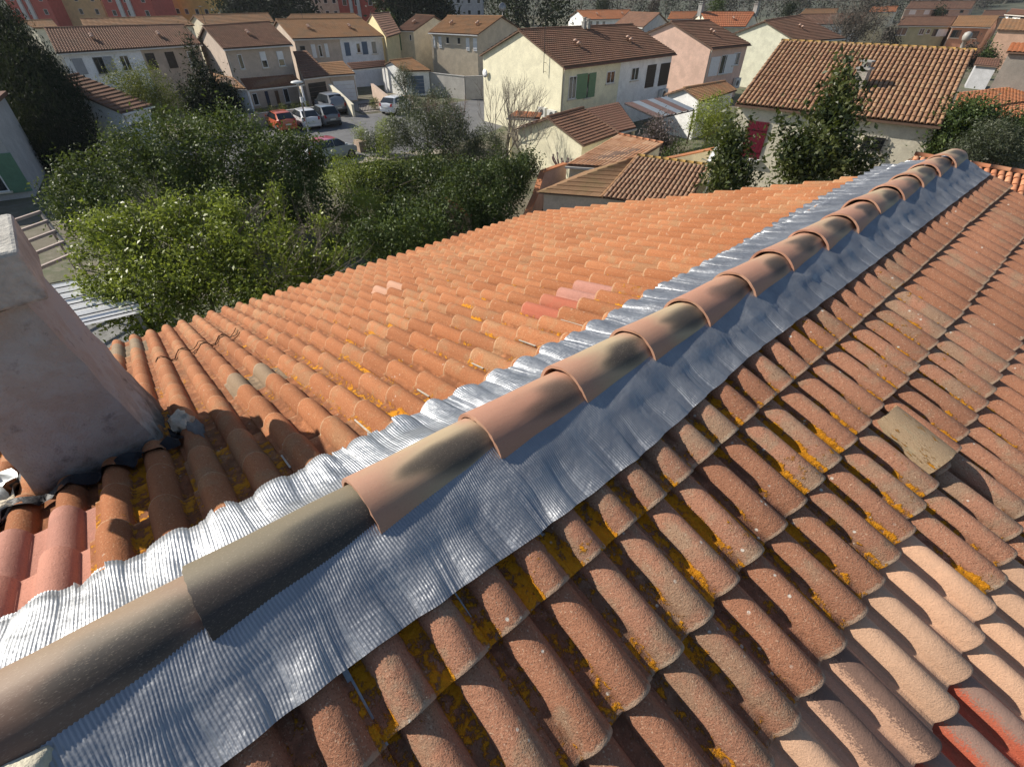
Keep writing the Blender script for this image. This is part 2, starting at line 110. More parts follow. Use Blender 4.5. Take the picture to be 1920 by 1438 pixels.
def tile_mat(name, base, alt, grey, grain=.5, lich=1., bs=.6, greyamt=.5, white=.0, smooth=False, crest=None):
    m, nt, b = nodes(name); v, x, u, h, r = tile_vec(nt)
    rr = N(nt, "TexWhiteNoise", noise_dimensions='1D'); lk(nt, val(nt, 'MULTIPLY', r, 913.), rr.inputs['W'])
    c = mix(nt, rr.outputs[0], base, alt)
    c = mix(nt, val(nt, 'MULTIPLY', ramp(nt, val(nt, 'ADD', noise(nt, v, 9., 4, .6), val(nt, 'MULTIPLY', val(nt, 'SUBTRACT', rr.outputs[0], .5), .22)), .5, .68), greyamt), c, grey)
    c = mix(nt, val(nt, 'MULTIPLY', val(nt, 'FRACT', val(nt, 'MULTIPLY', r, 77.7)), .38), c, tuple(k*.5 for k in base))
    # aggregate of the concrete: dark and pale specks
    g = noise(nt, v, 210., 2, .7)
    c = mix(nt, val(nt, 'MULTIPLY', ramp(nt, g, .52, .72), grain), c, tuple(k*.38 for k in base))
    g2 = noise(nt, v, 160., 2, .6)
    c = mix(nt, val(nt, 'MULTIPLY', ramp(nt, g2, .58, .74), grain*.55), c, tuple(min(1, k*1.9+.06) for k in grey))
    if not smooth:
        # weather-worn pale lip at the lower end
        c = mix(nt, val(nt, 'MULTIPLY', ramp(nt, val(nt, 'ADD', x, val(nt, 'MULTIPLY', noise(nt, v, 60., 2), .02)), .31, .319), .55), c, tuple(min(1, k*1.25+.05) for k in grey))
        # channels darker than the rolls, broken up by noise
        ch = val(nt, 'SUBTRACT', 1., ramp(nt, h, .004, .024))
        c = mix(nt, val(nt, 'MULTIPLY', ch, val(nt, 'MULTIPLY', ramp(nt, noise(nt, v, 22., 4), .3, .6), .6)), c, tuple(k*.3 for k in base))
    if crest:
        cm = ramp(nt, val(nt, 'ADD', h, val(nt, 'ADD', val(nt, 'MULTIPLY', val(nt, 'SUBTRACT', g, .5), .07), val(nt, 'MULTIPLY', val(nt, 'SUBTRACT', noise(nt, v, 14., 4), .5), .03))), .026, .046)
        c = mix(nt, val(nt, 'MULTIPLY', cm, .85), c, crest)
    la = lichen_amount(nt)
    ln = noise(nt, v, 32., 5, .7); ll = noise(nt, v, 5., 2)
    chn = val(nt, 'SUBTRACT', 1., ramp(nt, h, .008, .03))
    lm = val(nt, 'ADD', val(nt, 'MULTIPLY', ln, .7), val(nt, 'MULTIPLY', ll, .5))
    lm = val(nt, 'ADD', lm, val(nt, 'MULTIPLY', chn, .17))
    lm = val(nt, 'ADD', lm, val(nt, 'MULTIPLY', la, .2*lich))
    lm = ramp(nt, lm, .88, .95)
    lm = val(nt, 'MULTIPLY', lm, ramp(nt, la, .01, .1))
    lc = mix(nt, noise(nt, v, 90., 2), (.42, .13, .006), (.62, .3, .012))
    c = mix(nt, lm, c, lc)
    if white:
        vo = N(nt, "TexVoronoi"); vo.inputs['Scale'].default_value = 26.; lk(nt, v, vo.inputs['Vector'])
        ws = val(nt, 'MULTIPLY', val(nt, 'SUBTRACT', 1., ramp(nt, vo.outputs['Distance'], .1, .17)), ramp(nt, noise(nt, v, 7., 2), .56, .62))
        c = mix(nt, val(nt, 'MULTIPLY', ws, white), c, (.62, .6, .52))
    lk(nt, c, b.inputs['Base Color']); b.inputs['Roughness'].default_value = .9; b.inputs['Specular IOR Level'].default_value = .25
    hs = val(nt, 'ADD', val(nt, 'MULTIPLY', g, .5), val(nt, 'MULTIPLY', val(nt, 'MULTIPLY', lm, ln), 2.2))
    bump(nt, b, val(nt, 'ADD', hs, val(nt, 'MULTIPLY', noise(nt, v, 45., 3), .6)), bs, .006)
    _M[name] = m; return m
T_OLD = tile_mat("tile_weathered", (.36, .16, .09), (.41, .2, .125), (.31, .235, .155), .85, 1., .8, .62, .8)
T_ORANGE = tile_mat("tile_orange", (.345, .128, .052), (.42, .175, .078), (.33, .215, .115), .75, .9, .65, .5, .3)
T_NEW = tile_mat("tile_new", (.63, .365, .225), (.66, .42, .275), (.52, .33, .22), .35, 0, .5, .45, smooth=True)
T_NEWDARK = tile_mat("tile_new_brushed", (.6, .36, .24), (.58, .35, .23), (.48, .31, .22), .35, 0, .5, .4, smooth=True, crest=(.13, .08, .065))
T_NEWRED = tile_mat("tile_new_red", (.56, .115, .06), (.58, .14, .075), (.44, .17, .1), .4, 0, .5, .5, smooth=True, crest=(.26, .19, .15))
T_PINK = tile_mat("tile_pink", (.47, .215, .15), (.46, .225, .175), (.36, .18, .14), .5, 0, .5, .5, smooth=True)
T_PALE = tile_mat("tile_pale", (.48, .27, .18), (.46, .26, .17), (.4, .23, .15), .35, 0, .4, .4, smooth=True)
T_GREY = tile_mat("tile_greyed", (.29, .2, .125), (.28, .21, .135), (.29, .26, .19), .4, .3, .5, .7)
T_RED = tile_mat("tile_red", (.4, .12, .07), (.4, .12, .07), (.34, .15, .085), .3, .5, .5, .4)

def ridge_mat():
    """smooth flamed clay: rosy ends, straw middle, a smoky flame mark burnt into the flank"""
    m, nt, b = nodes("ridge_flamed_clay"); v, x, u, h, r = tile_vec(nt)
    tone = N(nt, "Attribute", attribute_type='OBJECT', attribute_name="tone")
    rn = val(nt, 'MULTIPLY', val(nt, 'SUBTRACT', noise(nt, v, 4.5, 1, .4), .5), .26)
    c = mix(nt, ramp(nt, val(nt, 'ADD', val(nt, 'ADD', x, rn), val(nt, 'MULTIPLY', val(nt, 'SUBTRACT', r, .5), .18)), .06, .3), (.4, .215, .14), (.385, .295, .185))
    c = mix(nt, ramp(nt, val(nt, 'ADD', x, rn), .33, .46), c, (.39, .225, .155))
    c = mix(nt, val(nt, 'MULTIPLY', ramp(nt, val(nt, 'FRACT', val(nt, 'MULTIPLY', r, 5.37)), .35, .95), .7), c, (.39, .19, .125))
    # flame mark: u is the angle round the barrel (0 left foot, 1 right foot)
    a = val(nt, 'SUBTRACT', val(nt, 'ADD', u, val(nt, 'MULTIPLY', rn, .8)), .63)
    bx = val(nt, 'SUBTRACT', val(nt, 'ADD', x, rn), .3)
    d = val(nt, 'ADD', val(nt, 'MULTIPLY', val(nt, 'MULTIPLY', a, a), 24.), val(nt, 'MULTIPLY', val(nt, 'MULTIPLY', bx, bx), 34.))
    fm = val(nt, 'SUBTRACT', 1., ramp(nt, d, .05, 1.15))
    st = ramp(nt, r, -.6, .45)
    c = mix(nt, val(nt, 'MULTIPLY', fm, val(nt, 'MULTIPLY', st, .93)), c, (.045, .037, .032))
    c = mix(nt, tone.outputs['Fac'], c, mix(nt, ramp(nt, val(nt, 'ADD', u, rn), .42, .62), (.15, .13, .085), (.03, .028, .025)))  # tone: olive-grey clay with the chimney's shadow painted in
    sc = noise(nt, v, 150., 2, .6)
    c = mix(nt, val(nt, 'MULTIPLY', ramp(nt, sc, .56, .76), .35), c, (.5, .4, .3))
    c = mix(nt, val(nt, 'MULTIPLY', ramp(nt, noise(nt, v, 95., 3, .7), .58, .75), .4), c, (.16, .1, .07))
    lk(nt, c, b.inputs['Base Color']); b.inputs['Roughness'].default_value = .62; b.inputs['Specular IOR Level'].default_value = .4
    bump(nt, b, val(nt, 'ADD', noise(nt, v, 12., 2), val(nt, 'MULTIPLY', sc, .2)), .16, .006)
    return m
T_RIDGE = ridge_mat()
def flash_mat():
    m, nt, b = nodes("ribbed_flashing"); v = objcoord(nt)
    n1 = noise(nt, v, 6., 4, .6)
    c = mix(nt, ramp(nt, n1, .3, .7), (.3, .31, .33), (.38, .39, .405))
    c = mix(nt, val(nt, 'MULTIPLY', ramp(nt, noise(nt, v, 40., 3), .55, .8), .25), c, (.25, .255, .265))
    lk(nt, c, b.inputs['Base Color']); b.inputs['Metallic'].default_value = .82
    lk(nt, val(nt, 'ADD', .34, val(nt, 'MULTIPLY', n1, .24)), b.inputs['Roughness'])
    bump(nt, b, val(nt, 'ADD', noise(nt, v, 24., 3, .6), val(nt, 'MULTIPLY', noise(nt, v, 9., 3, .6), 1.6)), .32, .014)
    return m
M_FLASH = flash_mat()

def leaf_mat(name, c0, c1, c2, rough=.35, spec=.5, trans=.25):
    m, nt, b = nodes(name)
    a = N(nt, "Attribute", attribute_name="rnd")
    r = N(nt, "ValToRGB"); e = r.color_ramp.elements; e[0].color = c0+(1,); e[1].color = c2+(1,); k = e.new(.55); k.color = c1+(1,)
    lk(nt, a.outputs['Fac'], r.inputs[0]); lk(nt, r.outputs[0], b.inputs['Base Color'])
    b.inputs['Roughness'].default_value = rough; b.inputs['Specular IOR Level'].default_value = spec
    t = N(nt, "BsdfTranslucent"); lk(nt, mix(nt, .5, r.outputs[0], (.16, .2, .02)), t.inputs[0])
    mx = N(nt, "MixShader"); mx.inputs[0].default_value = trans
    lk(nt, b.outputs[0], mx.inputs[1]); lk(nt, t.outputs[0], mx.inputs[2]); lk(nt, mx.outputs[0], nt.nodes["Material Output"].inputs[0])
    return m
LF_LAUREL = leaf_mat("leaf_laurel", (.034, .055, .015), (.065, .098, .026), (.13, .175, .055), .55, .2, .25)
LF_SHRUB = leaf_mat("leaf_spring", (.1, .13, .016), (.22, .27, .036), (.36, .41, .07), .45, .4, .4)
LF_HEDGE = leaf_mat("leaf_hedge", (.026, .042, .013), (.05, .078, .02), (.105, .14, .045), .5, .25, .22)
LF_OLIVE = leaf_mat("leaf_olive", (.04, .05, .03), (.075, .09, .05), (.14, .15, .1), .5, .4, .2)
LF_CYPRESS = leaf_mat("leaf_cypress", (.006, .012, .009), (.012, .023, .014), (.026, .04, .02), .7, .2, .08)
LF_YELLOW = leaf_mat("leaf_mimosa", (.06, .08, .014), (.15, .17, .026), (.34, .33, .05), .6, .3, .25)
LF_MAGN = leaf_mat("leaf_magnolia", (.02, .03, .008), (.045, .06, .015), (.12, .13, .04), .45, .35, .22)
LF_PINE = leaf_mat("leaf_pine", (.01, .016, .01), (.02, .03, .016), (.04, .052, .026), .7, .2, .08)
LF_GREYWOOD = leaf_mat("twig_wood", (.06, .052, .045), (.08, .07, .06), (.105, .095, .08), .8, .1, .0)
LF_DRY = leaf_mat("leaf_purple", (.05, .035, .035), (.13, .1, .1), (.24, .2, .2), .6, .3, .1)
M_BARK = mat("bark", (.1, .075, .055), .9, .3, 6, .5, 40)
M_TWIG = mat("bare_twig", (.2, .17, .14), .9, .2, 6)

# ------------------------------------------------------------------ mesh building
class MB:
    def __init__(s): s.v = []; s.f = []; s.mi = []
    def add(s, vs, fs, mi=0):
        o = len(s.v); s.v += [tuple(v) for v in vs]; s.f += [tuple(i+o for i in f) for f in fs]; s.mi += [mi]*len(fs); return s
    def hexa(s, p, mi=0):          # p: 4 lower corners ccw, 4 upper corners
        return s.add(p, [(3, 2, 1, 0), (4, 5, 6, 7), (0, 1, 5, 4), (1, 2, 6, 5), (2, 3, 7, 6), (3, 0, 4, 7)], mi)
    def box(s, x0, x1, y0, y1, z0, z1, mi=0):
        return s.hexa([(x0, y0, z0), (x1, y0, z0), (x1, y1, z0), (x0, y1, z0), (x0, y0, z1), (x1, y0, z1), (x1, y1, z1), (x0, y1, z1)], mi)
    def obox(s, o, ex, ey, ez, x0, x1, y0, y1, z0, z1, mi=0):   # box in a local frame
        P = lambda x, y, z: Vector(o)+Vector(ex)*x+Vector(ey)*y+Vector(ez)*z
        return s.hexa([P(x0, y0, z0), P(x1, y0, z0), P(x1, y1, z0), P(x0, y1, z0), P(x0, y0, z1), P(x1, y0, z1), P(x1, y1, z1), P(x0, y1, z1)], mi)
    def tube(s, pts, radii, n=6, mi=0, cap=True):
        pts = [Vector(p) for p in pts]
        if isinstance(radii, (int, float)): radii = [radii]*len(pts)
        o = len(s.v); last = None
        for i, p in enumerate(pts):
            d = (pts[min(i+1, len(pts)-1)]-pts[max(i-1, 0)]).normalized()
            a = d.cross(Vector((0, 0, 1)))
            if a.length < .05: a = d.cross(Vector((0, 1, 0)))
            a.normalize(); b = d.cross(a)
            for k in range(n):
                t = 2*math.pi*k/n; s.v.append(tuple(p+(a*math.cos(t)+b*math.sin(t))*radii[i]))
        for i in range(len(pts)-1):
            for k in range(n):
                s.f.append((o+i*n+k, o+i*n+(k+1) % n, o+(i+1)*n+(k+1) % n, o+(i+1)*n+k)); s.mi.append(mi)
        if cap:
            s.f.append(tuple(o+k for k in range(n))); s.mi.append(mi)
            s.f.append(tuple(o+(len(pts)-1)*n+k for k in reversed(range(n)))); s.mi.append(mi)
        return s
    def lathe(s, o, prof, n=16, mi=0, axis=None):   # prof: (r, z)
        q = len(s.v); o = Vector(o)
        ez = Vector(axis or (0, 0, 1)).normalized(); ex = ez.orthogonal().normalized(); ey = ez.cross(ex)
        for r, z in prof:
            for k in range(n):
                t = 2*math.pi*k/n; s.v.append(tuple(o+ez*z+(ex*math.cos(t)+ey*math.sin(t))*r))
        for i in range(len(prof)-1):
            for k in range(n):
                s.f.append((q+i*n+k, q+i*n+(k+1) % n, q+(i+1)*n+(k+1) % n, q+(i+1)*n+k)); s.mi.append(mi)
        s.f.append(tuple(q+k for k in reversed(range(n)))); s.mi.append(mi)
        s.f.append(tuple(q+(len(prof)-1)*n+k for k in range(n))); s.mi.append(mi)
        return s
def wloc(o):
    v = Vector((0, 0, 0))
    while o is not None: v += o.location; o = o.parent
    return v
def obj(name, mb, mats, parent=None, smooth=False, label=None):
    me = bpy.data.meshes.new(name)
    off = wloc(parent)
    me.from_pydata([(v[0]-off.x, v[1]-off.y, v[2]-off.z) for v in mb.v] if parent is not None else mb.v, [], mb.f)
    if not isinstance(mats, (list, tuple)): mats = [mats]
    for m in mats: me.materials.append(m)
    if len(mats) > 1: me.polygons.foreach_set('material_index', mb.mi)
    if smooth: me.polygons.foreach_set('use_smooth', [True]*len(mb.f))
    me.update()
    o = bpy.data.objects.new(name, me); COL.objects.link(o); o.parent = parent
    if label: o['label'] = label
    return o
def tag(o, label=None, cat=None, group=None, kind=None):
    if label: o['label'] = label
    if cat: o['category'] = cat
    if group: o['group'] = group
    if kind: o['kind'] = kind
    return o
def empty(name, loc, label, cat, group=None):
    o = bpy.data.objects.new(name, None); COL.objects.link(o); o.location = loc; o.empty_display_size = .2
    return tag(o, label, cat, group)
def np_mesh(name, V, F, mats, parent=None, attrs=None, uv=None, smooth=False, nv=4):
    """fast mesh from arrays (all faces with nv corners)"""
    me = bpy.data.meshes.new(name); V = np.asarray(V, np.float32); F = np.asarray(F, np.int32)
    if parent is not None:
        V = V-np.array(wloc(parent), np.float32)
    me.vertices.add(len(V)); me.vertices.foreach_set('co', V.ravel())
    me.loops.add(F.size); me.loops.foreach_set('vertex_index', F.ravel())
    me.polygons.add(len(F)); me.polygons.foreach_set('loop_start', np.arange(0, F.size, nv, dtype=np.int32))
    if uv is not None:
        l = me.uv_layers.new(name="UVMap"); l.data.foreach_set('uv', np.asarray(uv, np.float32)[F.ravel()].ravel())
    for k, a in (attrs or {}).items():
        at = me.attributes.new(k, 'FLOAT', 'POINT'); at.data.foreach_set('value', np.asarray(a, np.float32))
    for m in (mats if isinstance(mats, (list, tuple)) else [mats]): me.materials.append(m)
    me.update(calc_edges=True)
    if smooth: me.polygons.foreach_set('use_smooth', np.ones(len(F), bool))
    o = bpy.data.objects.new(name, me); COL.objects.link(o); o.parent = parent
    return o

# ------------------------------------------------------------------ the tiled roof in front of the camera
random.seed(4); np.random.seed(4)
RF = D['roof']; TR, TL, AP, PITCH = RF['tR'], RF['tL'], RF['AP'], RF['d']
house = empty('house', (-1.6, 2.6, 0), 'terracotta tiled roof with ribbed metal ridge flashing filling the foreground', 'house')
def prof(u):
    h = 0.
    for c in (.08, .23):
        q = abs(u-c)/.0515
        if q < 1: h = max(h, .058*(1-q**2.2)**.75)
    if u > .262: h = max(h, .013)
    return h
us = [-.02, .024] + [.08+.0515*math.sin(t) for t in np.linspace(-1.5, 1.5, 13)] + [.145, .157, .168] + [.23+.0515*math.sin(t) for t in np.linspace(-1.5, 1.18, 12)] + [.2835, .2925, .2925]
hs = [prof(u) for u in us]; hs[-1] = -.004
TILT = .035
xs = [(-.045, 0), (.14, 0), (.309, 0), (.3155, -.0035), (.3155, -.0035), (.3157, -.029)]
tv, tuv, th = [], [], []
for x, dz in xs:
    for u, h in zip(us, hs):
        tv.append((x, u, h+TILT*x/.3157+dz)); tuv.append((x, u)); th.append(max(h, 0))
nu = len(us)
tf = [(r*nu+k, (r+1)*nu+k, (r+1)*nu+k+1, r*nu+k+1) for r in (0, 1, 2, 4) for k in range(nu-1)]
TV, TF, TUV, TH = np.array(tv), np.array(tf), np.array(tuv), np.array(th)
def tile_frame(side):
    if side == 'R': X, Y, Z = (math.cos(TR), 0, -math.sin(TR)), (0, 1, 0), (math.sin(TR), 0, math.cos(TR))
    else: X, Y, Z = (-math.cos(TL), 0, -math.sin(TL)), (0, -1, 0), (-math.sin(TL), 0, math.cos(TL))
    return Vector(X), Vector(Y), Vector(Z)
def tile_matrix(side, s0, y0, jit=True):
    X, Y, Z = tile_frame(side)
    m = Matrix((X, Y, Z)).transposed().to_4x4()
    o = X*s0+Z*-.022+Vector((0, y0, AP))
    j = Matrix.Rotation(random.gauss(0, .0045), 4, 'Z') @ Matrix.Rotation(random.gauss(0, .004), 4, 'Y') if jit else Matrix()
    o = o+Z*random.gauss(.001, .0015)+X*random.gauss(0, .003)
    return Matrix.Translation(o) @ m @ j
def project(P):
    d = np.asarray(P)-np.array([CAM['cx'], 0, CZ]); z = d@np.array(fw)
    return 960+CAM['f']*(d@np.array(r2))/z, 719-CAM['f']*(d@np.array(u2))/z, z
tiles = []       # (size on the picture, side, matrix, course, column)
for c in range(0, 11):
    for n in range(-3, 21):
        s0 = RF['xr']/math.cos(TR)+c*PITCH-.3157; y0 = RF['yR']-.305+.3*n
        tiles.append(['R', tile_matrix('R', s0, y0), c, n])
for k in range(0, 16):
    for n in range(-5, 17):
        s0 = RF['L']-k*PITCH-.3157; y0 = RF['yL']+1.13+.3*n
        tiles.append(['L', tile_matrix('L', s0, y0), k, n])
for t in tiles:
    P = np.array([tuple(t[1] @ Vector(p)) for p in ((0.02, 0, .02), (.3157, 0, .04), (.3157, .3, .04), (0.02, .3, .02))])
    x, y, z = project(P)
    ar = .5*abs((x[2]-x[0])*(y[3]-y[1])-(x[3]-x[1])*(y[2]-y[0])) if z.min() > .1 else 0
    if not (x.max() > 0 and x.min() < 1920 and y.max() > 0 and y.min() < 1438): ar = 0
    if t[0] == 'L' and P[:, 0].max() > -.35: ar *= .05     # under the flashing
    if t[0] == 'R' and t[2] < 0: ar *= .05
    t.append(ar)
tiles.sort(key=lambda t: -t[4])
tm = bpy.data.meshes.new('roof_tile')
proto = np_mesh('roof_tile', TV, TF, T_OLD, None, {'hh': TH}, TUV, True)
TM = proto.data; bpy.data.objects.remove(proto); bpy.data.meshes.remove(tm)
SPECIAL = {('R', 3, 6): T_NEW, ('R', 3, 5): T_NEW, ('R', 3, 4): T_NEWDARK, ('R', 3, 3): T_NEW, ('R', 3, 2): T_NEWDARK, ('R', 4, 6): T_NEW, ('R', 4, 7): T_NEW, ('R', 4, 5): T_NEWRED, ('R', 4, 4): T_NEWRED, ('R', 4, 3): T_NEW,
           ('L', 13, 5): T_PINK, ('L', 6, 4): T_PALE, ('L', 13, 4): T_RED, ('L', 10, -1): T_GREY, ('L', 1, -3): T_GREY, ('L', 2, -3): T_GREY, ('L', 14, -4): T_PINK, ('L', 13, -4): T_PINK}
# the deck the tiles lie on, hidden under them
mb = MB()
cR, sR, cL, sL = math.cos(TR), math.sin(TR), math.cos(TL), math.sin(TL)
yA, yB = -1.0, 6.03
def slab(side, s1, ya, yb):
    X, Y, Z = tile_frame(side); o = Vector((0, 0, AP))
    a, b_ = (X*.02+Z*-.06+o, X*s1+Z*-.06+o)
    q = lambda p, y, dz: Vector((p.x, y, p.z))+Z*dz
    mb.hexa([q(a, ya, -.1), q(b_, ya, -.1), q(b_, yb, -.1), q(a, yb, -.1), q(a, ya, 0), q(b_, ya, 0), q(b_, yb, 0), q(a, yb, 0)] if side == 'R' else
            [q(b_, ya, -.1), q(a, ya, -.1), q(a, yb, -.1), q(b_, yb, -.1), q(b_, ya, 0), q(a, ya, 0), q(a, yb, 0), q(b_, yb, 0)])
slab('R', RF['xr']/cR+10*PITCH-.08, yA, yB); slab('L', RF['L']-.08, -1.6, 6.1)
roof = obj('roof', mb, mat('roof_deck', (.09, .05, .035), .95), house)
stuff = []
for i, (side, M, c, n, ar) in enumerate(tiles):
    sp = SPECIAL.get((side, c, n))
    if side == 'R': li = max(0, .98-.1*max(c, 0)-.05*max(0, n-8)) * random.choice((1, 1, .8, .45)) if c >= 0 else 0
    else: li = max(0, .85*(c-4)/10) * random.choice((1, .8, .5, .15)) if n < 9 else .1*random.random()
    if sp in (T_NEW, T_NEWDARK, T_NEWRED, T_PINK, T_PALE): li = 0
    if i < 300 and ar > 0:
        o = bpy.data.objects.new('roof_tile', TM); COL.objects.link(o); o.parent = roof
        o.matrix_local = Matrix.Translation(-wloc(roof)) @ M
        o.material_slots[0].link = 'OBJECT'; o.material_slots[0].material = sp or (T_OLD if side == 'R' else T_ORANGE)
        o['lichen'] = float(li)
        if sp: o['label'] = {T_NEW: 'new pale pink roof tile', T_NEWDARK: 'new roof tile with dark brushed crest', T_NEWRED: 'new red roof tile', T_PINK: 'pink roof tile', T_PALE: 'pale roof tile', T_GREY: 'greyed roof tile', T_RED: 'red patched roof tile'}[sp]
    else: stuff.append((side, M, li, sp))
for side, m_ in (('R', T_OLD), ('L', T_ORANGE)):
    V, F, UV, HH, LI = [], [], [], [], []
    for s_, M, li, sp in stuff:
        if s_ != side: continue
        A = np.array(M); F.append(TF+len(V)*len(TV)); V.append(TV@A[:3, :3].T+A[:3, 3]); UV.append(TUV); HH.append(TH); LI.append(np.full(len(TV), li))
    if V:
        o = np_mesh('roof_tiling', np.concatenate(V), np.concatenate(F), m_, roof, {'hh': np.concatenate(HH), 'lichen': np.concatenate(LI)}, np.concatenate(UV), True)
        tag(o, kind='stuff')

# pale mortar strips on the joints next to the flashing
m_strip = mat('pale_sealant', (.46, .42, .35), .7, .15, 30)
for n in range(-1, 12):
    X, Y, Z = tile_frame('L'); y = RF['yL']+1.13+.3*n-.292
    s = RF['L']-14*PITCH-.3157
    a0, a1 = .1+.08*random.random(), .27
    P = lambda q, yy, dz: Vector((0, yy, AP))+X*(s+q)+Z*(-.022+.013+TILT*q/.3157+dz)
    mb = MB().hexa([P(a0, y-.005, 0), P(a1, y-.004, 0), P(a1, y+.002, 0), P(a0, y+.002, 0), P(a0, y-.005, .004), P(a1, y-.004, .004), P(a1, y+.002, .004), P(a0, y+.002, .004)])
    obj('sealant_strip', mb, m_strip, roof)
for n, s1 in ((-1, .33), (0, .36), (1, .2), (2, .12)):
    X, Y, Z = tile_frame('R'); y = RF['yR']+.3*n-.012
    mb = MB().obox(Vector((0, y, AP))+Z*-.004, X, Y, Z, .19, .2+s1*.6, -.008, .005, 0, .014)
    obj('sealant_strip', mb, mat('grey_sealant', (.3, .34, .38), .6, .2, 30), roof)

# one loose barrel tile laid over the weathered courses
def barrel(name, M, r0, r1, ln, th, mats, parent, hgt=.9, nseg=14, tone=None, label=None, a0=0., a1=math.pi):
    V, UV = [], []
    rows = [(0, 0), (.004, .004), (ln*.3, .004), (ln*.7, .004), (ln, .004), (ln, 0)]
    for shell in (0, 1):
        for x, e in rows:
            for k in range(nseg+1):
                t = a0+(a1-a0)*k/nseg; x_ = x+(random.gauss(0, .0012) if x < .01 or x > ln-.01 else 0); r = (r0+(r1-r0)*x/ln) - (th if shell else 0)
                r += .0012*math.sin(x*23+k*.9+r0*900); V.append((x_, r*math.cos(t), r*hgt*math.sin(t))); UV.append((x, k/nseg))
    n = nseg+1; R = len(rows); F = []
    for r in range(R-1):
        for k in range(nseg):
            a = r*n+k; F.append((a, a+1, a+n+1, a+n)); b_ = R*n+r*n+k; F.append((b_, b_+n, b_+n+1, b_+1))
    for k in range(nseg):                       # ends
        F.append((k, R*n+k, R*n+k+1, k+1)); a = (R-1)*n+k; b_ = R*n+(R-1)*n+k; F.append((a, a+1, b_+1, b_))
    for r in range(R-1):                        # feet
        a, b_ = r*n, R*n+r*n; F.append((a, a+n, b_+n, b_)); a += nseg; b_ += nseg; F.append((a, b_, b_+n, a+n))
    o = np_mesh(name, np.array(V), np.array(F), mats, None, {'hh': np.full(len(V), .05)}, np.array(UV), True)
    me = o.data
    try: me.set_sharp_from_angle(angle=rad(40))
    except Exception: pass
    if parent is not None: o.parent = parent; o.matrix_local = Matrix.Translation(-wloc(parent)) @ M
    else: o.matrix_world = M
    if label: o['label'] = label
    return o
X, Y, Z = tile_frame('R')
F3 = Matrix((X, Y, Z)).transposed().to_4x4()
T_STRAW = tile_mat("tile_straw", (.36, .25, .15), (.36, .25, .15), (.32, .27, .17), .9, 1., .9, .7, .9)
T_STRAW2 = T_STRAW
o_ = X*.76+Z*.004+Vector((0, 2.24, AP))
b = barrel('roof_tile', Matrix.Translation(o_) @ F3 @ Matrix.Rotation(-.1, 4, 'Z') @ Matrix.Rotation(-.055, 4, 'Y'), .086, .108, .265, .014, T_STRAW, roof, .72, label='straw coloured barrel tile among the weathered courses')
b['lichen'] = .95

# ribbed flashing sheets, draped over the first courses on both sides
def usurf(side, s, y):
    if side == 'R':
        u = (y-(RF['yR']-.305)) % .3; lip = RF['xr']/cR
    else:
        u = (RF['yL']+1.13-y) % .3; lip = RF['L']
    f = ((s-lip) % PITCH)/PITCH
    return prof(u)+TILT*f-.022
def sheet(side, ya, yb, lift, outs, step, label):
    X, Y, Z = tile_frame(side); ny = int((yb-ya)/step); nt = 15
    ys = np.linspace(ya, yb, ny+1); V = np.zeros((ny+1, nt+1, 3))
    ph = random.random()*6
    for i, y in enumerate(ys):
        so = np.interp(y, outs[0], outs[1])
        yu = (y-(RF['yR']-.305)) % .3 if side == 'R' else (RF['yL']+1.13-y) % .3
        u = prof(yu)/.058
        amp = .8 if side == 'L' else .15
        so += (.018*(u-.4)+.008*math.sin(y*23+ph)+.005*math.sin(y*57))*amp
        wob = math.sin(y*9.1+ph)+.6*math.sin(y*21.7+1.3*ph)+.4*math.sin(y*3.3)
        for j in range(nt+1):
            t = j/nt; s = .0+so*t
            h = usurf(side, max(s, .02), y) if t > .05 else 0
            env = max(usurf(side, s, y) if s > .05 else -.02, -.012)
            k = min(1., max(0., (t-.25)/.75)); k = k*k*(3-2*k)
            sag = .24 if side == 'L' else .3
            bas = TILT*(((s-(RF['xr']/cR if side == 'R' else RF['L'])) % PITCH)/PITCH)-.022 if s > .12 else -.01
            off = (1-k)*(.064-.012*t)+k*(bas+.058*(1-sag)+sag*prof(yu)+.011)
            wk = 1. if side == 'L' else .45
            off += wk*(.005*math.sin(t*7+y*13+ph)*math.sin(math.pi*min(1, t*1.1))*(1+.5*wob)+.0025*math.sin(y*41+t*11)*t+.003*math.sin(y*5.3-t*9+ph)*math.sin(math.pi*t)+.0035*abs(math.sin(y*3.7+t*5.3+ph)+math.sin(y*8.3-t*6.1))*t*(1-t)*3)
            if s > .12: off = max(off, usurf(side, s, y)+.006, usurf(side, min(s+.02, .9), y)+.004)
            off += .0011*math.sin(2*math.pi*y/.008)
            p = X*s+Z*(off+lift)
            V[i, j] = (p.x-.03*(1-t)*(1 if side == 'R' else .6), y+.006*math.sin(t*5+y*17), p.z+AP)
    idx = np.arange((ny+1)*(nt+1)).reshape(ny+1, nt+1)
    F = np.stack([idx[:-1, :-1], idx[1:, :-1], idx[1:, 1:], idx[:-1, 1:]], -1).reshape(-1, 4)
    if side == 'L': F = F[:, ::-1]
    o = np_mesh('flashing_sheet', V.reshape(-1, 3), F, M_FLASH, house, smooth=True)
    if label: o['label'] = label
    return o
oR = ([-1, 0, .57, 1.03, 1.86, 2.74, 5.9], [.245, .235, .262, .268, .222, .228, .225])
oL = ([-1.2, -.62, -.33, 0, .32, .83, 1.55, 2.5, 4.2, 6.1], [.5, .53, .47, .475, .465, .42, .41, .47, .58, .63])
sheet('R', -.95, .64, .004, oR, .0021, 'bluish ribbed flashing sheet on the near right flank')
sheet('R', .56, 5.92, 0, oR, .0024, 'long ribbed flashing sheet on the right flank')
sheet('L', -1.2, 6.05, 0, oL, .0024, 'bright wavy flashing sheet on the left flank')

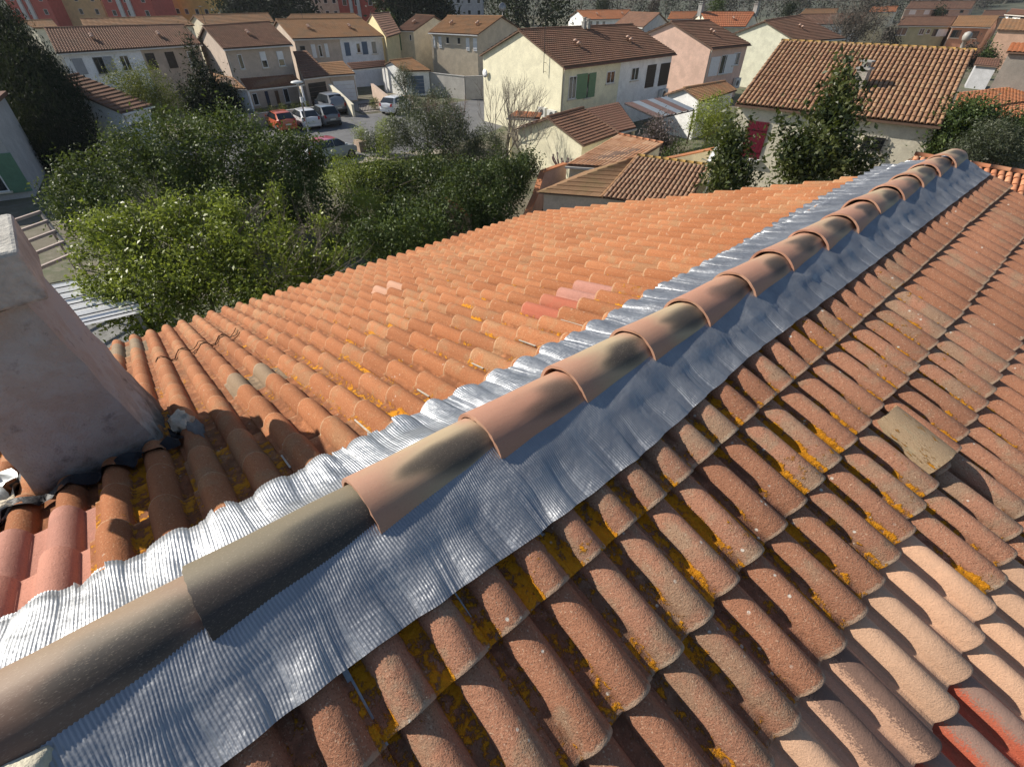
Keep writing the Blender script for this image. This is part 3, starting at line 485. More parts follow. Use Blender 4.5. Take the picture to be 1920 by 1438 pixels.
# ridge tiles
ys = [-1.0, -.6, -.19, .22, .63, 1.02, 1.41, 1.79, 2.19, 2.59, 3.01, 3.42, 3.84, 4.28, 4.7, 5.12, 5.54]
F2 = Matrix(((0, 1, 0), (-1, 0, 0), (0, 0, 1))).transposed().to_4x4()     # local x along +Y, y towards -X
for i, y in enumerate(ys):
    zc = AP-.004+.010*(y/5.5)**2
    cxr = -.075+random.gauss(0, .003)
    if i > 11: cxr -= .012
    M = Matrix.Translation((cxr, y, zc+.011)) @ F2 @ Matrix.Rotation(.028, 4, 'Y') @ Matrix.Rotation(random.gauss(0, .016), 4, 'Z') @ Matrix.Rotation(random.gauss(0, .03), 4, 'X')
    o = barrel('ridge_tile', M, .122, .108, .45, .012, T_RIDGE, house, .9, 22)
    o['tone'] = {0: .8, 1: .62, 2: .95}.get(i, 0.)  # first tiles olive-grey, chimney shadow put into their colour

# chimney
CX0, CX1, CY0, CY1 = -2.03, -1.35, -.66, -.19
def chimney_mesh():
    mb = MB(); nz, m = 18, 9
    def ring(t):
        z = 7.55+(8.75-7.55)*t; fl = .05*max(0, 1-t/.5)**2
        y1 = CY1-.125*max(0, (z-7.9))/.95; y0 = CY0+.03*t
        x0, x1 = CX0-fl+.02*t, CX1+fl*.8-.03*t
        pts = []
        for (a, b_) in (((x0, y0-fl), (x1, y0-fl)), ((x1, y0-fl), (x1, y1+fl)), ((x1, y1+fl), (x0, y1+fl)), ((x0, y1+fl), (x0, y0-fl))):
            for k in range(m):
                q = k/m; pts.append((a[0]+(b_[0]-a[0])*q, a[1]+(b_[1]-a[1])*q, z))
        c = ((x0+x1)/2, (y0+y1)/2)
        out = []
        for j, p in enumerate(pts):
            r = .006*math.sin(p[0]*31+z*17)+.005*math.sin(p[1]*43-z*23)+.004*math.sin(z*61+j)
            d = Vector((p[0]-c[0], p[1]-c[1])); d.normalize()
            k = j % m; sh = .012 if k == 0 else 0
            out.append((p[0]+d.x*(r-sh), p[1]+d.y*(r-sh), z))
        return out
    rings = [ring(i/nz) for i in range(nz+1)]; n = 4*m
    for r in rings: mb.v += r
    for i in range(nz):
        for k in range(n): mb.f.append((i*n+k, i*n+(k+1) % n, (i+1)*n+(k+1) % n, (i+1)*n+k)); mb.mi.append(0)
    mb.f.append(tuple(nz*n+k for k in range(n))); mb.mi.append(0)
    return mb
def chimney_mat():
    m, nt, b = nodes("chimney_render"); v = objcoord(nt)
    n1 = noise(nt, v, 3.2, 6, .62); n2 = noise(nt, v, 14., 5, .65); n3 = noise(nt, v, 120., 3, .6)
    sp = N(nt, "SeparateXYZ"); lk(nt, v, sp.inputs[0])
    c = mix(nt, ramp(nt, n1, .44, .56), (.4, .395, .38), (.37, .335, .3))
    c = mix(nt, ramp(nt, n1, .56, .66), c, (.45, .41, .375))
    c = mix(nt, val(nt, 'MULTIPLY', ramp(nt, n2, .56, .74), .6), c, (.16, .14, .125))
    foot_dark = ramp(nt, val(nt, 'ADD', val(nt, 'SUBTRACT', 8.2, sp.outputs[2]), val(nt, 'MULTIPLY', val(nt, 'SUBTRACT', n2, .5), .7)), .02, .42)  # darker towards the foot, edge broken up by noise
    c = mix(nt, val(nt, 'MULTIPLY', foot_dark, .85), c, (.07, .06, .05))
    c = mix(nt, val(nt, 'MULTIPLY', ramp(nt, noise(nt, v, 26., 6, .8), .6, .72), .6), c, (.1, .085, .075))
    lk(nt, c, b.inputs['Base Color']); b.inputs['Roughness'].default_value = .95; b.inputs['Specular IOR Level'].default_value = .15
    bump(nt, b, val(nt, 'ADD', val(nt, 'MULTIPLY', n3, .5), n2), .85, .014)
    return m
chim = obj('chimney', chimney_mesh(), chimney_mat(), house, True)
try: chim.data.set_sharp_from_angle(angle=rad(50))
except Exception: pass
mb = MB().box(-1.74, CX1+.05, CY0-.1, -.235, 8.78, 8.955); mb.box(CX0+.03, CX1-.04, CY0+.04, -.33, 8.751, 8.79)
mb.lathe((-1.5, -.46, 8.955), [(.11, 0), (.12, .06), (.09, .1), (.02, .12)], 16)
cc = obj('chimney_cap', mb, mat('chimney_concrete', (.42, .4, .36), .9, .25, 5, .5, 60, col2=(.2, .19, .18)), chim)
bv = cc.modifiers.new('bevel', 'BEVEL'); bv.width = .012; bv.segments = 2
def lump(name, c, r, mats, parent, sq=(1, 1, .6), seed=0, amp=.3, f=9):
    bm = bmesh.new(); bmesh.ops.create_icosphere(bm, subdivisions=3, radius=1); rs = random.Random(seed); p = [rs.random()*6 for _ in range(6)]
    mb = MB()
    for v in bm.verts:
        q = v.co; k = 1+amp*(math.sin(q.x*f*.4+p[0])*math.sin(q.y*f*.5+p[1])+.5*math.sin(q.z*f+p[2]+q.x*f)+.4*math.sin(q.y*f*1.7+p[3]))
        mb.v.append((c[0]+q.x*r*sq[0]*k, c[1]+q.y*r*sq[1]*k, c[2]+q.z*r*sq[2]*k))
    mb.f = [tuple(v.index for v in fc.verts) for fc in bm.faces]; mb.mi = [0]*len(mb.f); bm.free()
    return obj(name, mb, mats, parent, True)
def lp(x, y, off=0): return (x, y, AP+x*math.tan(TL)+off)
m_bit = mat('bitumen', (.025, .025, .028), .55, .3, 8, .4, 30)
m_mort = mat('old_mortar', (.62, .54, .42), .9, .25, 12, .6, 50, col2=(.42, .36, .27))
# bitumen apron round the foot
mb = MB(); pl = []
for (x, y, w_) in ((-2.05, -.8, 0), (-1.27, -.78, 0), (-1.2, -.13, 0), (-1.42, -.05, 0), (-1.6, -.12, 0)): pl.append((x, y))
n = 40; ring0, ring1 = [], []
path = [(-1.95, -.72), (-1.3, -.72), (-1.29, -.17), (-1.62, -.15)]
out = [(-1.95, -.76), (-1.245, -.755), (-1.235, -.12), (-1.62, -.12)]
for seg in range(3):
    for k in range(n):
        q = k/n; a = [path[seg][i]+(path[seg+1][i]-path[seg][i])*q for i in (0, 1)]; b_ = [out[seg][i]+(out[seg+1][i]-out[seg][i])*q for i in (0, 1)]
        ring0.append((a[0]-.01, a[1]+.01, AP+a[0]*math.tan(TL)+.06+.02*math.sin(q*19+seg)))
        wv = .012*math.sin(q*37+seg*2)
        ring1.append((b_[0]+wv, b_[1]+wv, AP+b_[0]*math.tan(TL)+.012+usurf('L', -b_[0]/cL, b_[1])*.9+.012))
mid = [tuple((Vector(a)*.45+Vector(b_)*.55)+Vector((0, 0, -.01))) for a, b_ in zip(ring0, ring1)]
k_ = len(ring0); mb.v = ring0+mid+ring1
for r in range(2):
    for i in range(k_-1): mb.f.append((r*k_+i, (r+1)*k_+i, (r+1)*k_+i+1, r*k_+i+1)); mb.mi.append(0)
obj('bitumen_apron', mb, m_bit, chim, True)
lump('mortar_patch', lp(-1.4, -.1, .085), .062, m_mort, chim, (1.1, .7, .6), 3)
lump('mortar_patch', lp(-1.27, -.06, .05), .05, mat('mortar_dark', (.16, .15, .14), .9), chim, (1.6, .6, .5), 5)
lump('mortar_patch', lp(-1.3, -.74, .05), .06, m_mort, chim, (1, 1.2, .45), 7)
# crumpled foil sheet beside the chimney foot
mb = MB(); nx, ny = 22, 18
for i in range(nx+1):
    for j in range(ny+1):
        x = -1.75+.62*i/nx; y = -1.15+.40*j/ny
        z = AP+x*math.tan(TL)+.075+.02*math.sin(x*31+y*19)+.014*math.sin(x*53-y*41)+.01*math.sin(y*71+x*17)
        mb.v.append((x+.02*math.sin(y*23), y+.02*math.sin(x*29), z))
for i in range(nx):
    for j in range(ny): a = i*(ny+1)+j; mb.f.append((a, a+ny+1, a+ny+2, a+1)); mb.mi.append(0)
obj('crumpled_foil', mb, mat('grey_foil', (.5, .51, .5), .45, .2, 8, metal=.6), chim, True)
# walls, gable and gutter of the house we stand on
mb = MB()
WL, WR = -4.7, 3.1
zl, zr = AP+WL*math.tan(TL)-.17, AP-WR*math.tan(TR)-.17
mb.add([(WL, -1.3, 0), (WR, -1.3, 0), (WR, 5.95, 0), (WL, 5.95, 0), (WL, -1.3, zl), (WR, -1.3, zr), (WR, 5.95, zr), (WL, 5.95, zl), (0, -1.3, AP-.17), (0, 5.95, AP-.17)],
       [(0, 1, 5, 8, 4), (2, 3, 7, 9, 6), (3, 0, 4, 7), (1, 2, 6, 5)])
obj('wall', mb, mat('house_render', (.6, .5, .38), .9, .12, 2, .4, 30), house)
g = MB(); xg, zg = -RF['L']*cL-.07, AP-RF['L']*sL-.16
gp = [(xg+.065*math.cos(t), zg+.065*math.sin(t)) for t in np.linspace(math.pi, 2*math.pi, 9)]
for y in (-1.6, 6.1): g.v += [(x, y, z) for x, z in gp]
for i in range(8): g.f.append((i, i+1, 9+i+1, 9+i)); g.mi.append(0)
obj('gutter', g, mat('zinc', (.4, .4, .4), .5, .1, 5, metal=.5), house, True)
# small dry twig wreaths lying on the near left courses
m_vine = mat('dead_vine', (.14, .09, .055), .9, .3, 20)
vs_ = []
for k in range(3):
    pts = []
    for q in range(26):
        t = q/25; y = -.12+.62*t; x = -3.25+.03*math.sin(t*11+k*2)+.04*k-.05*t
        pts.append((x, y, AP+x*math.tan(TL)+usurf('L', -x/cL, y)+.012+.012*abs(math.sin(t*21+k*2))))
    vs_.append(pts)
mb = MB()
for p in vs_: mb.tube(p, .0035, 4)
tag(obj('dry_vine', mb, m_vine), 'thin dry brown vine lying across the tile rolls by the chimney', 'vine')

lump('mortar_lump', (.055, -.525, AP+.03), .045, mat('pale_mortar', (.6, .55, .42), .85, .15, 20, .4, 60), house, (1, 1.2, .8), 11, .15)

# ------------------------------------------------------------------ ground
def sheet_poly(name, pts, z, m, kind='structure', grid=None):
    mb = MB(); mb.add([(x, y, z) for x, y in pts], [tuple(range(len(pts)))])
    return tag(obj(name, mb, m), kind=kind)
def ground_mat():
    m, nt, b = nodes("soil_and_weeds"); v = objcoord(nt)
    n1 = noise(nt, v, .16, 6, .6); n2 = noise(nt, v, 1.6, 5, .65)
    c = mix(nt, ramp(nt, n1, .4, .6), (.13, .11, .075), (.07, .085, .035))
    c = mix(nt, ramp(nt, n2, .45, .7), c, (.17, .15, .11))
    lk(nt, c, b.inputs['Base Color']); b.inputs['Roughness'].default_value = .95
    bump(nt, b, n2, .5, .08); return m
ang = np.linspace(0, 2*math.pi, 49)[:-1]
sheet_poly('ground', [(1500*math.cos(t), 1500*math.sin(t)) for t in ang], 0, ground_mat())
M_ASPH = mat('asphalt', (.13, .13, .132), .85, .16, .8, .35, 60, col2=(.16, .158, .155))
M_PAVE = mat('pavement', (.33, .29, .23), .9, .12, 2, .2, 30)
M_GRAVEL = mat('gravel', (.24, .22, .2), .95, .3, 9, .8, 40)
sheet_poly('road', [(-49.4, 5), (-35.8, 8), (-35.2, 17.2), (-33.5, 22.5), (-36, 30), (-44, 44), (-50, 44), (-49, 30), (-49.6, 20)], .004, M_ASPH)
mb = MB().hexa([(-35.7, 12, 0), (-34.4, 12, 0), (-31.8, 22.6, 0), (-33.3, 22.7, 0), (-35.7, 12, .12), (-34.4, 12, .12), (-31.8, 22.6, .12), (-33.3, 22.7, .12)])
tag(obj('pavement', mb, M_PAVE), kind='structure')
sheet_poly('lawn', [(-34.3, 12), (-29, 12), (-27, 22), (-31.7, 22.5)], .006, mat('lawn_grass', (.1, .12, .03), .95, .3, 4, .6, 40, col2=(.15, .14, .05)))
sheet_poly('driveway', [(-55.5, 20.9), (-49.6, 20.4), (-49.3, 24), (-56, 24.4)], .008, M_PAVE)
sheet_poly('gravel_yard', [(-56.5, 24.8), (-50.3, 24.4), (-50, 27), (-57, 31)], .009, M_GRAVEL)
sheet_poly('patio', [(-22, -5), (-12.5, -5), (-12.5, 0.2), (-22, .2)], .005, mat('patio_slab', (.2, .2, .19), .9, .2, 2, .3, 20, col2=(.1, .1, .09)))
# wooded rise far beyond the last roofs
gx, gy = 60, 10; mb = MB()
for i in range(gx+1):
    a = rad(30)+rad(190)*i/gx
    for j in range(gy+1):
        r = 300+70*j; h = 46*(1-math.cos(math.pi*min(1, j/7)))/2*(1+.25*math.sin(a*9)+.15*math.sin(a*23+j))
        mb.v.append((r*math.cos(a), r*math.sin(a), h-.3))
for i in range(gx):
    for j in range(gy): q = i*(gy+1)+j; mb.f.append((q, q+gy+1, q+gy+2, q+1)); mb.mi.append(0)
tag(obj('hills', mb, mat('far_hill', (.07, .075, .05), 1, .35, .06, 1., .3, col2=(.1, .095, .075)), smooth=True), kind='structure')

# ------------------------------------------------------------------ house kit
GLASS, _nt, _b = nodes('window_glass'); _b.inputs['Base Color'].default_value = (.02, .025, .03, 1); _b.inputs['Roughness'].default_value = .06; _b.inputs['Specular IOR Level'].default_value = .6
PC = dict(white=(.72, .72, .72), green=(.12, .22, .12), brown=(.035, .022, .018), red=(.12, .006, .02), grey=(.3, .31, .34), black=(.03, .025, .022), blue=(.09, .13, .2), navy=(.03, .04, .08), wood=(.12, .06, .035), cream=(.6, .56, .46), dgrey=(.1, .1, .1))
def paint(c): return mat('paint_'+c, PC[c], .5, .06, 3, .05, 20)
def wallm(name, col, rough=True): return mat('wall_'+name, col, .92, .1, 1.3, .5 if rough else .2, 16 if rough else 30, col2=tuple(x*.86 for x in col))
def roof_mat(name, a, b_, c_, rowdark=.0):
    """far tile roofs: every tile has its own tone, taken from its cell in the UV layout"""
    m, nt, b = nodes("roof_"+name); uv = N(nt, "UVMap", uv_map="UVMap"); v = objcoord(nt)
    fl = N(nt, "VectorMath", operation='FLOOR'); lk(nt, uv.outputs[0], fl.inputs[0])
    wn_ = N(nt, "TexWhiteNoise", noise_dimensions='2D'); lk(nt, fl.outputs[0], wn_.inputs['Vector'])
    c = mix(nt, wn_.outputs['Value'], a, b_)
    n1 = noise(nt, v, .8, 5, .65)
    c = mix(nt, ramp(nt, n1, .45, .68), c, c_)
    c = mix(nt, val(nt, 'MULTIPLY', ramp(nt, noise(nt, v, 9., 3), .5, .75), .4), c, tuple(x*.5 for x in a))
    lk(nt, c, b.inputs['Base Color']); b.inputs['Roughness'].default_value = .9; b.inputs['Specular IOR Level'].default_value = .2
    bump(nt, b, noise(nt, v, 25., 3), .4, .02); return m
R_BROWN = roof_mat('brown', (.17, .09, .06), (.215, .118, .076), (.15, .09, .06))
R_DARK = roof_mat('dark_brown', (.13, .065, .045), (.15, .08, .055), (.12, .07, .05))
R_ORANGE = roof_mat('orange', (.42, .16, .07), (.46, .19, .09), (.36, .17, .09))
R_OCHRE = roof_mat('ochre_brown', (.27, .145, .07), (.3, .165, .085), (.22, .14, .08))
R_MIX = roof_mat('mixed', (.36, .18, .09), (.44, .24, .12), (.3, .2, .11))
R_MOSS = roof_mat('mossy', (.25, .16, .07), (.33, .2, .06), (.22, .15, .07))
M_GUT = mat('white_gutter', (.6, .58, .54), .5, .08, 4)
M_PIPE = mat('cream_pipe', (.6, .54, .45), .6, .08, 4)
M_METAL = mat('dark_metal', (.06, .06, .06), .5, .2, 6, metal=.6)
M_GREY = mat('grey_metal', (.35, .35, .36), .5, .15, 6, metal=.4)
M_AC = mat('ac_white', (.62, .61, .57), .5, .05, 3)
M_CON = mat('concrete', (.34, .33, .31), .92, .18, 2, .4, 25, col2=(.22, .21, .2))
def roof_face(name, TLp, TRp, BRp, BLp, ncol, nrow, m, parent, amp=.05, step=.04, seg=4, kind='stuff'):
    """a slope of joined tiles: rolls across, a lip at every course"""
    TLp, TRp, BRp, BLp = (np.array(p, float) for p in (TLp, TRp, BRp, BLp))
    nrm = np.cross(BLp-TLp, TRp-TLp); nrm /= np.linalg.norm(nrm)
    if nrm[2] < 0: nrm = -nrm
    nu_ = ncol*seg; V, UV = [], []
    u_ = np.linspace(0, 1, nu_+1); hh = amp*np.maximum(0, np.sin((u_*ncol % 1)*math.pi*1.0))**.8
    for j in range(nrow):
        for e in (0, 1):
            t = (j+e)/nrow
            A = TLp+(BLp-TLp)*t; B = TRp+(BRp-TRp)*t
            P = A[None, :]+(B-A)[None, :]*u_[:, None]+nrm[None, :]*(hh+step*e)[:, None]
            V.append(P); UV.append(np.stack([u_*ncol, np.full(nu_+1, j+.02+.96*e)], 1))
    V = np.concatenate(V); UV = np.concatenate(UV); k = nu_+1; F = []
    r = np.arange(nu_)
    for j in range(2*nrow-1):
        F.append(np.stack([j*k+r, (j+1)*k+r, (j+1)*k+r+1, j*k+r+1], 1))
    F.append(np.stack([(2*nrow-1)*k+r, (2*nrow-2)*k+r, (2*nrow-2)*k+r+1, (2*nrow-1)*k+r+1], 1)[:0])
    F = np.concatenate(F)
    if np.dot(np.cross(V[F[0, 1]]-V[F[0, 0]], V[F[0, 2]]-V[F[0, 0]]), nrm) < 0: F = F[:, ::-1]
    o = np_mesh(name, V, F, m, parent, None, UV, True)
    try: o.data.set_sharp_from_angle(angle=rad(35))
    except Exception: pass
    if kind: o['kind'] = kind
    return o
# a canal tile that can be laid one by one: local x down the slope, y across, unit size
def canal_arrays(nseg=8):
    V, UV = [], []
    for x, r, dz in ((-.12, .37, -.02), (1, .43, .1), (1, .43, .1), (1, .34, .0)):
        for k in range(nseg+1):
            t = math.pi*k/nseg; V.append((x, -r*math.cos(t), r*math.sin(t)*.85+dz)); UV.append((x*.28, k/nseg*.2))
    n = nseg+1; F = [(r*n+k, (r+1)*n+k, (r+1)*n+k+1, r*n+k+1) for r in (0, 2) for k in range(nseg)]
    return np.array(V), np.array(F), np.array(UV)
CV, CF, CUV = canal_arrays()
_o = np_mesh('roof_tile', CV, CF, T_OLD, None, {'hh': np.full(len(CV), .05)}, CUV, True); CANAL = _o.data; bpy.data.objects.remove(_o)
T_MIX = tile_mat("tile_mixed", (.27, .145, .085), (.38, .22, .125), (.31, .22, .13), .3, .5, .4, .6)
T_NBR = tile_mat("tile_bright_orange", (.5, .2, .1), (.56, .26, .14), (.5, .32, .2), .3, .0, .4, .45)
T_HIP = tile_mat("tile_hip", (.28, .16, .1), (.36, .22, .14), (.3, .22, .14), .3, .2, .4, .5)
def canal_grid(parent, TLp, TRp, BRp, BLp, ncol, nrow, m, rows=None, lift=.0, lich=0., joined=False):
    TLp, TRp, BRp, BLp = (Vector(p) for p in (TLp, TRp, BRp, BLp)); cnt = 0
    off = wloc(parent); JV, JF = [], []
    for j in range(nrow):
        if rows and not (rows[0] <= j < rows[1]): continue
        for i in range(ncol):
            def P(a, t): return (TLp+(TRp-TLp)*a)*(1-t)+(BLp+(BRp-BLp)*a)*t
            a = (i+.5)/ncol; p0 = P(a, j/nrow); p1 = P(a, (j+1)/nrow)
            X = p1-p0; Y = P((i+1)/ncol, (j+.5)/nrow)-P(i/ncol, (j+.5)/nrow)
            wd = Y.length; Z = X.cross(Y).normalized()
            if Z.z < 0: Z = -Z; Y = -Y
            Mx = Matrix((X*1.0, Y, Z*wd)).transposed().to_4x4()
            if joined:
                M_ = np.array(Matrix.Translation(p0+Z*(lift+random.gauss(0, .006))) @ Mx @ Matrix.Rotation(random.gauss(0, .02), 4, 'Z'))
                JF.append(CF+len(JV)*len(CV)); JV.append(CV@M_[:3, :3].T+M_[:3, 3]); continue
            o = bpy.data.objects.new('roof_tile', CANAL); COL.objects.link(o); o.parent = parent
            o.matrix_local = Matrix.Translation(p0+Z*(lift+random.gauss(0, .006))-off) @ Mx @ Matrix.Rotation(random.gauss(0, .02), 4, 'Z')
            o.material_slots[0].link = 'OBJECT'; o.material_slots[0].material = m
            if lich: o['lichen'] = lich*random.random()
            cnt += 1
    if joined:
        V = np.concatenate(JV); n = len(JV)
        o = np_mesh('roof_tiling', V, np.concatenate(JF), m, parent, {'hh': np.full(len(V), .05), 'lichen': np.repeat(lich*np.random.rand(n), len(CV))}, np.tile(CUV, (n, 1)), True); o['kind'] = 'stuff'
    return cnt
def ridge_caps(parent, A, B, n, r, m, name='ridge_tile', sep=True):
    A, B = Vector(A), Vector(B); d = (B-A)
    mb = MB()
    for i in range(n):
        p = A+d*(i/n); q = A+d*((i+1.08)/n); k = MB() if sep else mb
        a = d.normalized(); s_ = Vector((-a.y, a.x, 0)).normalized(); o = len(k.v)
        for pt, rr in ((p, r*1.08), (q, r*.94), ):
            for e in range(9):
                t = math.pi*e/8; k.v.append(tuple(pt+s_*math.cos(t)*rr+Vector((0, 0, 1))*math.sin(t)*rr*.8))
        for e in range(8): k.f.append((o+e, o+e+1, o+9+e+1, o+9+e)); k.mi.append(0)
        k.f.append(tuple(o+e for e in range(9))); k.mi.append(0); k.f.append(tuple(o+9+e for e in reversed(range(9)))); k.mi.append(0)
        if sep: obj(name, k, m, parent, True)
    if not sep: return obj('ridge_capping', mb, m, parent)
class Wall:
    """frame of a wall: s along, z up, d outwards"""
    def __init__(s, w0, e, out): s.o = Vector((w0[0], w0[1], 0)); s.e = Vector(e); s.n = Vector(out)
    def box(s, mb, s0, s1, z0, z1, d0, d1, mi=0): return mb.obox(s.o, s.e, Vector((0, 0, 1)), s.n, s0, s1, z0, z1, d0, d1, mi)
def window(W, par, s0, s1, z0, z1, fr='white', bars=0, sill=True, blind=0, mull=True):
    mb = MB(); t = .055
    W.box(mb, s0, s0+t, z0, z1, .0, .05); W.box(mb, s1-t, s1, z0, z1, .0, .05); W.box(mb, s0+t, s1-t, z1-t, z1, .0, .05); W.box(mb, s0+t, s1-t, z0, z0+t, .0, .05)
    if mull and s1-s0 > .75: W.box(mb, (s0+s1)/2-.03, (s0+s1)/2+.03, z0+t, z1-t, .0, .045)
    o = obj('window', mb, paint(fr), par)
    g = MB(); W.box(g, s0+t, s1-t, z0+t, z1-t, .004, .02); obj('pane', g, GLASS, o)
    if sill: g = MB(); W.box(g, s0-.1, s1+.1, z0-.09, z0-.003, .0, .13); obj('sill', g, M_PIPE, o)
    if bars:
        g = MB()
        for k in range(bars): x = s0+(s1-s0)*(k+.5)/bars; W.box(g, x-.012, x+.012, z0-.03, z1+.03, .09, .115)
        for z in (z0+.12, (z0+z1)/2, z1-.12): W.box(g, s0-.05, s1+.05, z-.014, z+.014, .085, .12)
        obj('window_bars', g, M_METAL if fr != 'white' or bars > 5 else paint('white'), o)
    if blind: g = MB(); W.box(g, s0+.03, s1-.03, z1-(z1-z0)*blind, z1-.02, .05, .075); obj('roller_blind', g, paint('white'), o)
    return o
def shutter(W, par, s0, s1, z0, z1, c, name='shutter'):
    n = max(2, min(6, int((s1-s0)/.16))); mb = MB(); w_ = (s1-s0)/n
    for k in range(n): W.box(mb, s0+k*w_+.004, s0+(k+1)*w_-.004, z0, z1, .02, .052)
    for z in (z0+.2*(z1-z0), z0+.8*(z1-z0)): W.box(mb, s0+.02, s1-.02, z-.05, z+.05, .052, .075)
    return obj(name, mb, paint(c), par)
def ac_unit(W, par, s0, s1, z0, z1):
    mb = MB(); W.box(mb, s0, s1, z0, z1, .08, .42); o = obj('air_conditioner', mb, M_AC, par)
    g = MB(); r = min(z1-z0, (s1-s0)*.6)*.42; c = W.o+W.e*(s0+(s1-s0)*.4)+Vector((0, 0, (z0+z1)/2))+W.n*.42
    g.lathe(c, [(r, 0), (r, .015), (r*.88, .018), (r*.2, .012)], 20, 0, W.n); obj('fan_grille', g, paint('dgrey'), o)
    g = MB(); W.box(g, s0+.06, s0+.12, z0-.1, z0-.002, .02, .4); W.box(g, s1-.12, s1-.06, z0-.1, z0-.002, .02, .4); obj('bracket', g, M_GREY, o)
def items(W, par, its):
    for it in its:
        k, s0, s1, z0, z1 = it[:5]
        if s1 < s0: s0, s1 = s1, s0
        if s1-s0 < .3: s1 = s0+.3
        if k == 'win': window(W, par, s0, s1, z0, z1, 'cream' if len(it) > 5 else 'white', 7 if len(it) > 5 else 0)
        elif k == 'dark':
            o = window(W, par, s0, s1, z0, z1, 'dgrey', 0)
        elif k == 'blind': window(W, par, s0, s1, z0, z1, 'white', 0, True, .55)
        elif k == 'shutter': shutter(W, par, s0, s1, z0, z1, it[5])
        elif k == 'door': shutter(W, par, s0, s1, z0, z1, it[5], 'door')
        elif k == 'garage':
            mb = MB(); n = 5; h = (z1-z0)/n
            for q in range(n): W.box(mb, s0, s1, z0+q*h+.01, z0+(q+1)*h-.01, .01, .05)
            obj('garage_door', mb, paint(it[5]), par)
        elif k == 'ac': ac_unit(W, par, s0, s0+min(1.1, s1-s0), z0, z1)
def vents(par, base, n, slope_v, seed=0):
    """pairs of small mushroom flues standing on a slope"""
    for k in range(n):
        p = Vector(base)+Vector(slope_v)*(.42*k)
        mb = MB().lathe(p, [(.09, -.1), (.09, .28), (.17, .28), (.17, .36), (.06, .44)], 10); obj('roof_vent', mb, mat('vent_clay', (.5, .33, .25), .8, .15, 6), par, True)
def aerial(par, p, h=2.2, dirn=(1, 0, 0)):
    mb = MB().tube([p, (p[0], p[1], p[2]+h)], .022, 5); d = Vector(dirn).normalized(); s_ = Vector((-d.y, d.x, 0))
    c = Vector((p[0], p[1], p[2]+h-.08)); mb.tube([c-d*.6, c+d*.6], .012, 4)
    for k in range(7): q = c+d*(-.55+.18*k); mb.tube([q-s_*.28, q+s_*.28], .008, 3)
    return obj('aerial', mb, M_METAL, par)
def chimney_stack(par, p, w_, h, m, name='chimney'):
    x, y, z = p; mb = MB().box(x-w_/2, x+w_/2, y-w_/2, y+w_/2, z-.6, z+h)
    o = obj(name, mb, m, par); g = MB().box(x-w_*.62, x+w_*.62, y-w_*.62, y+w_*.62, z+h, z+h+.08)
    g.box(x-w_*.3, x-w_*.1, y-w_*.3, y+w_*.3, z+h+.08, z+h+.3); g.box(x+w_*.1, x+w_*.3, y-w_*.3, y+w_*.3, z+h+.08, z+h+.3); g.box(x-w_*.5, x+w_*.5, y-w_*.5, y+w_*.5, z+h+.3, z+h+.36)
    obj('chimney_cap', g, M_CON, o); return o
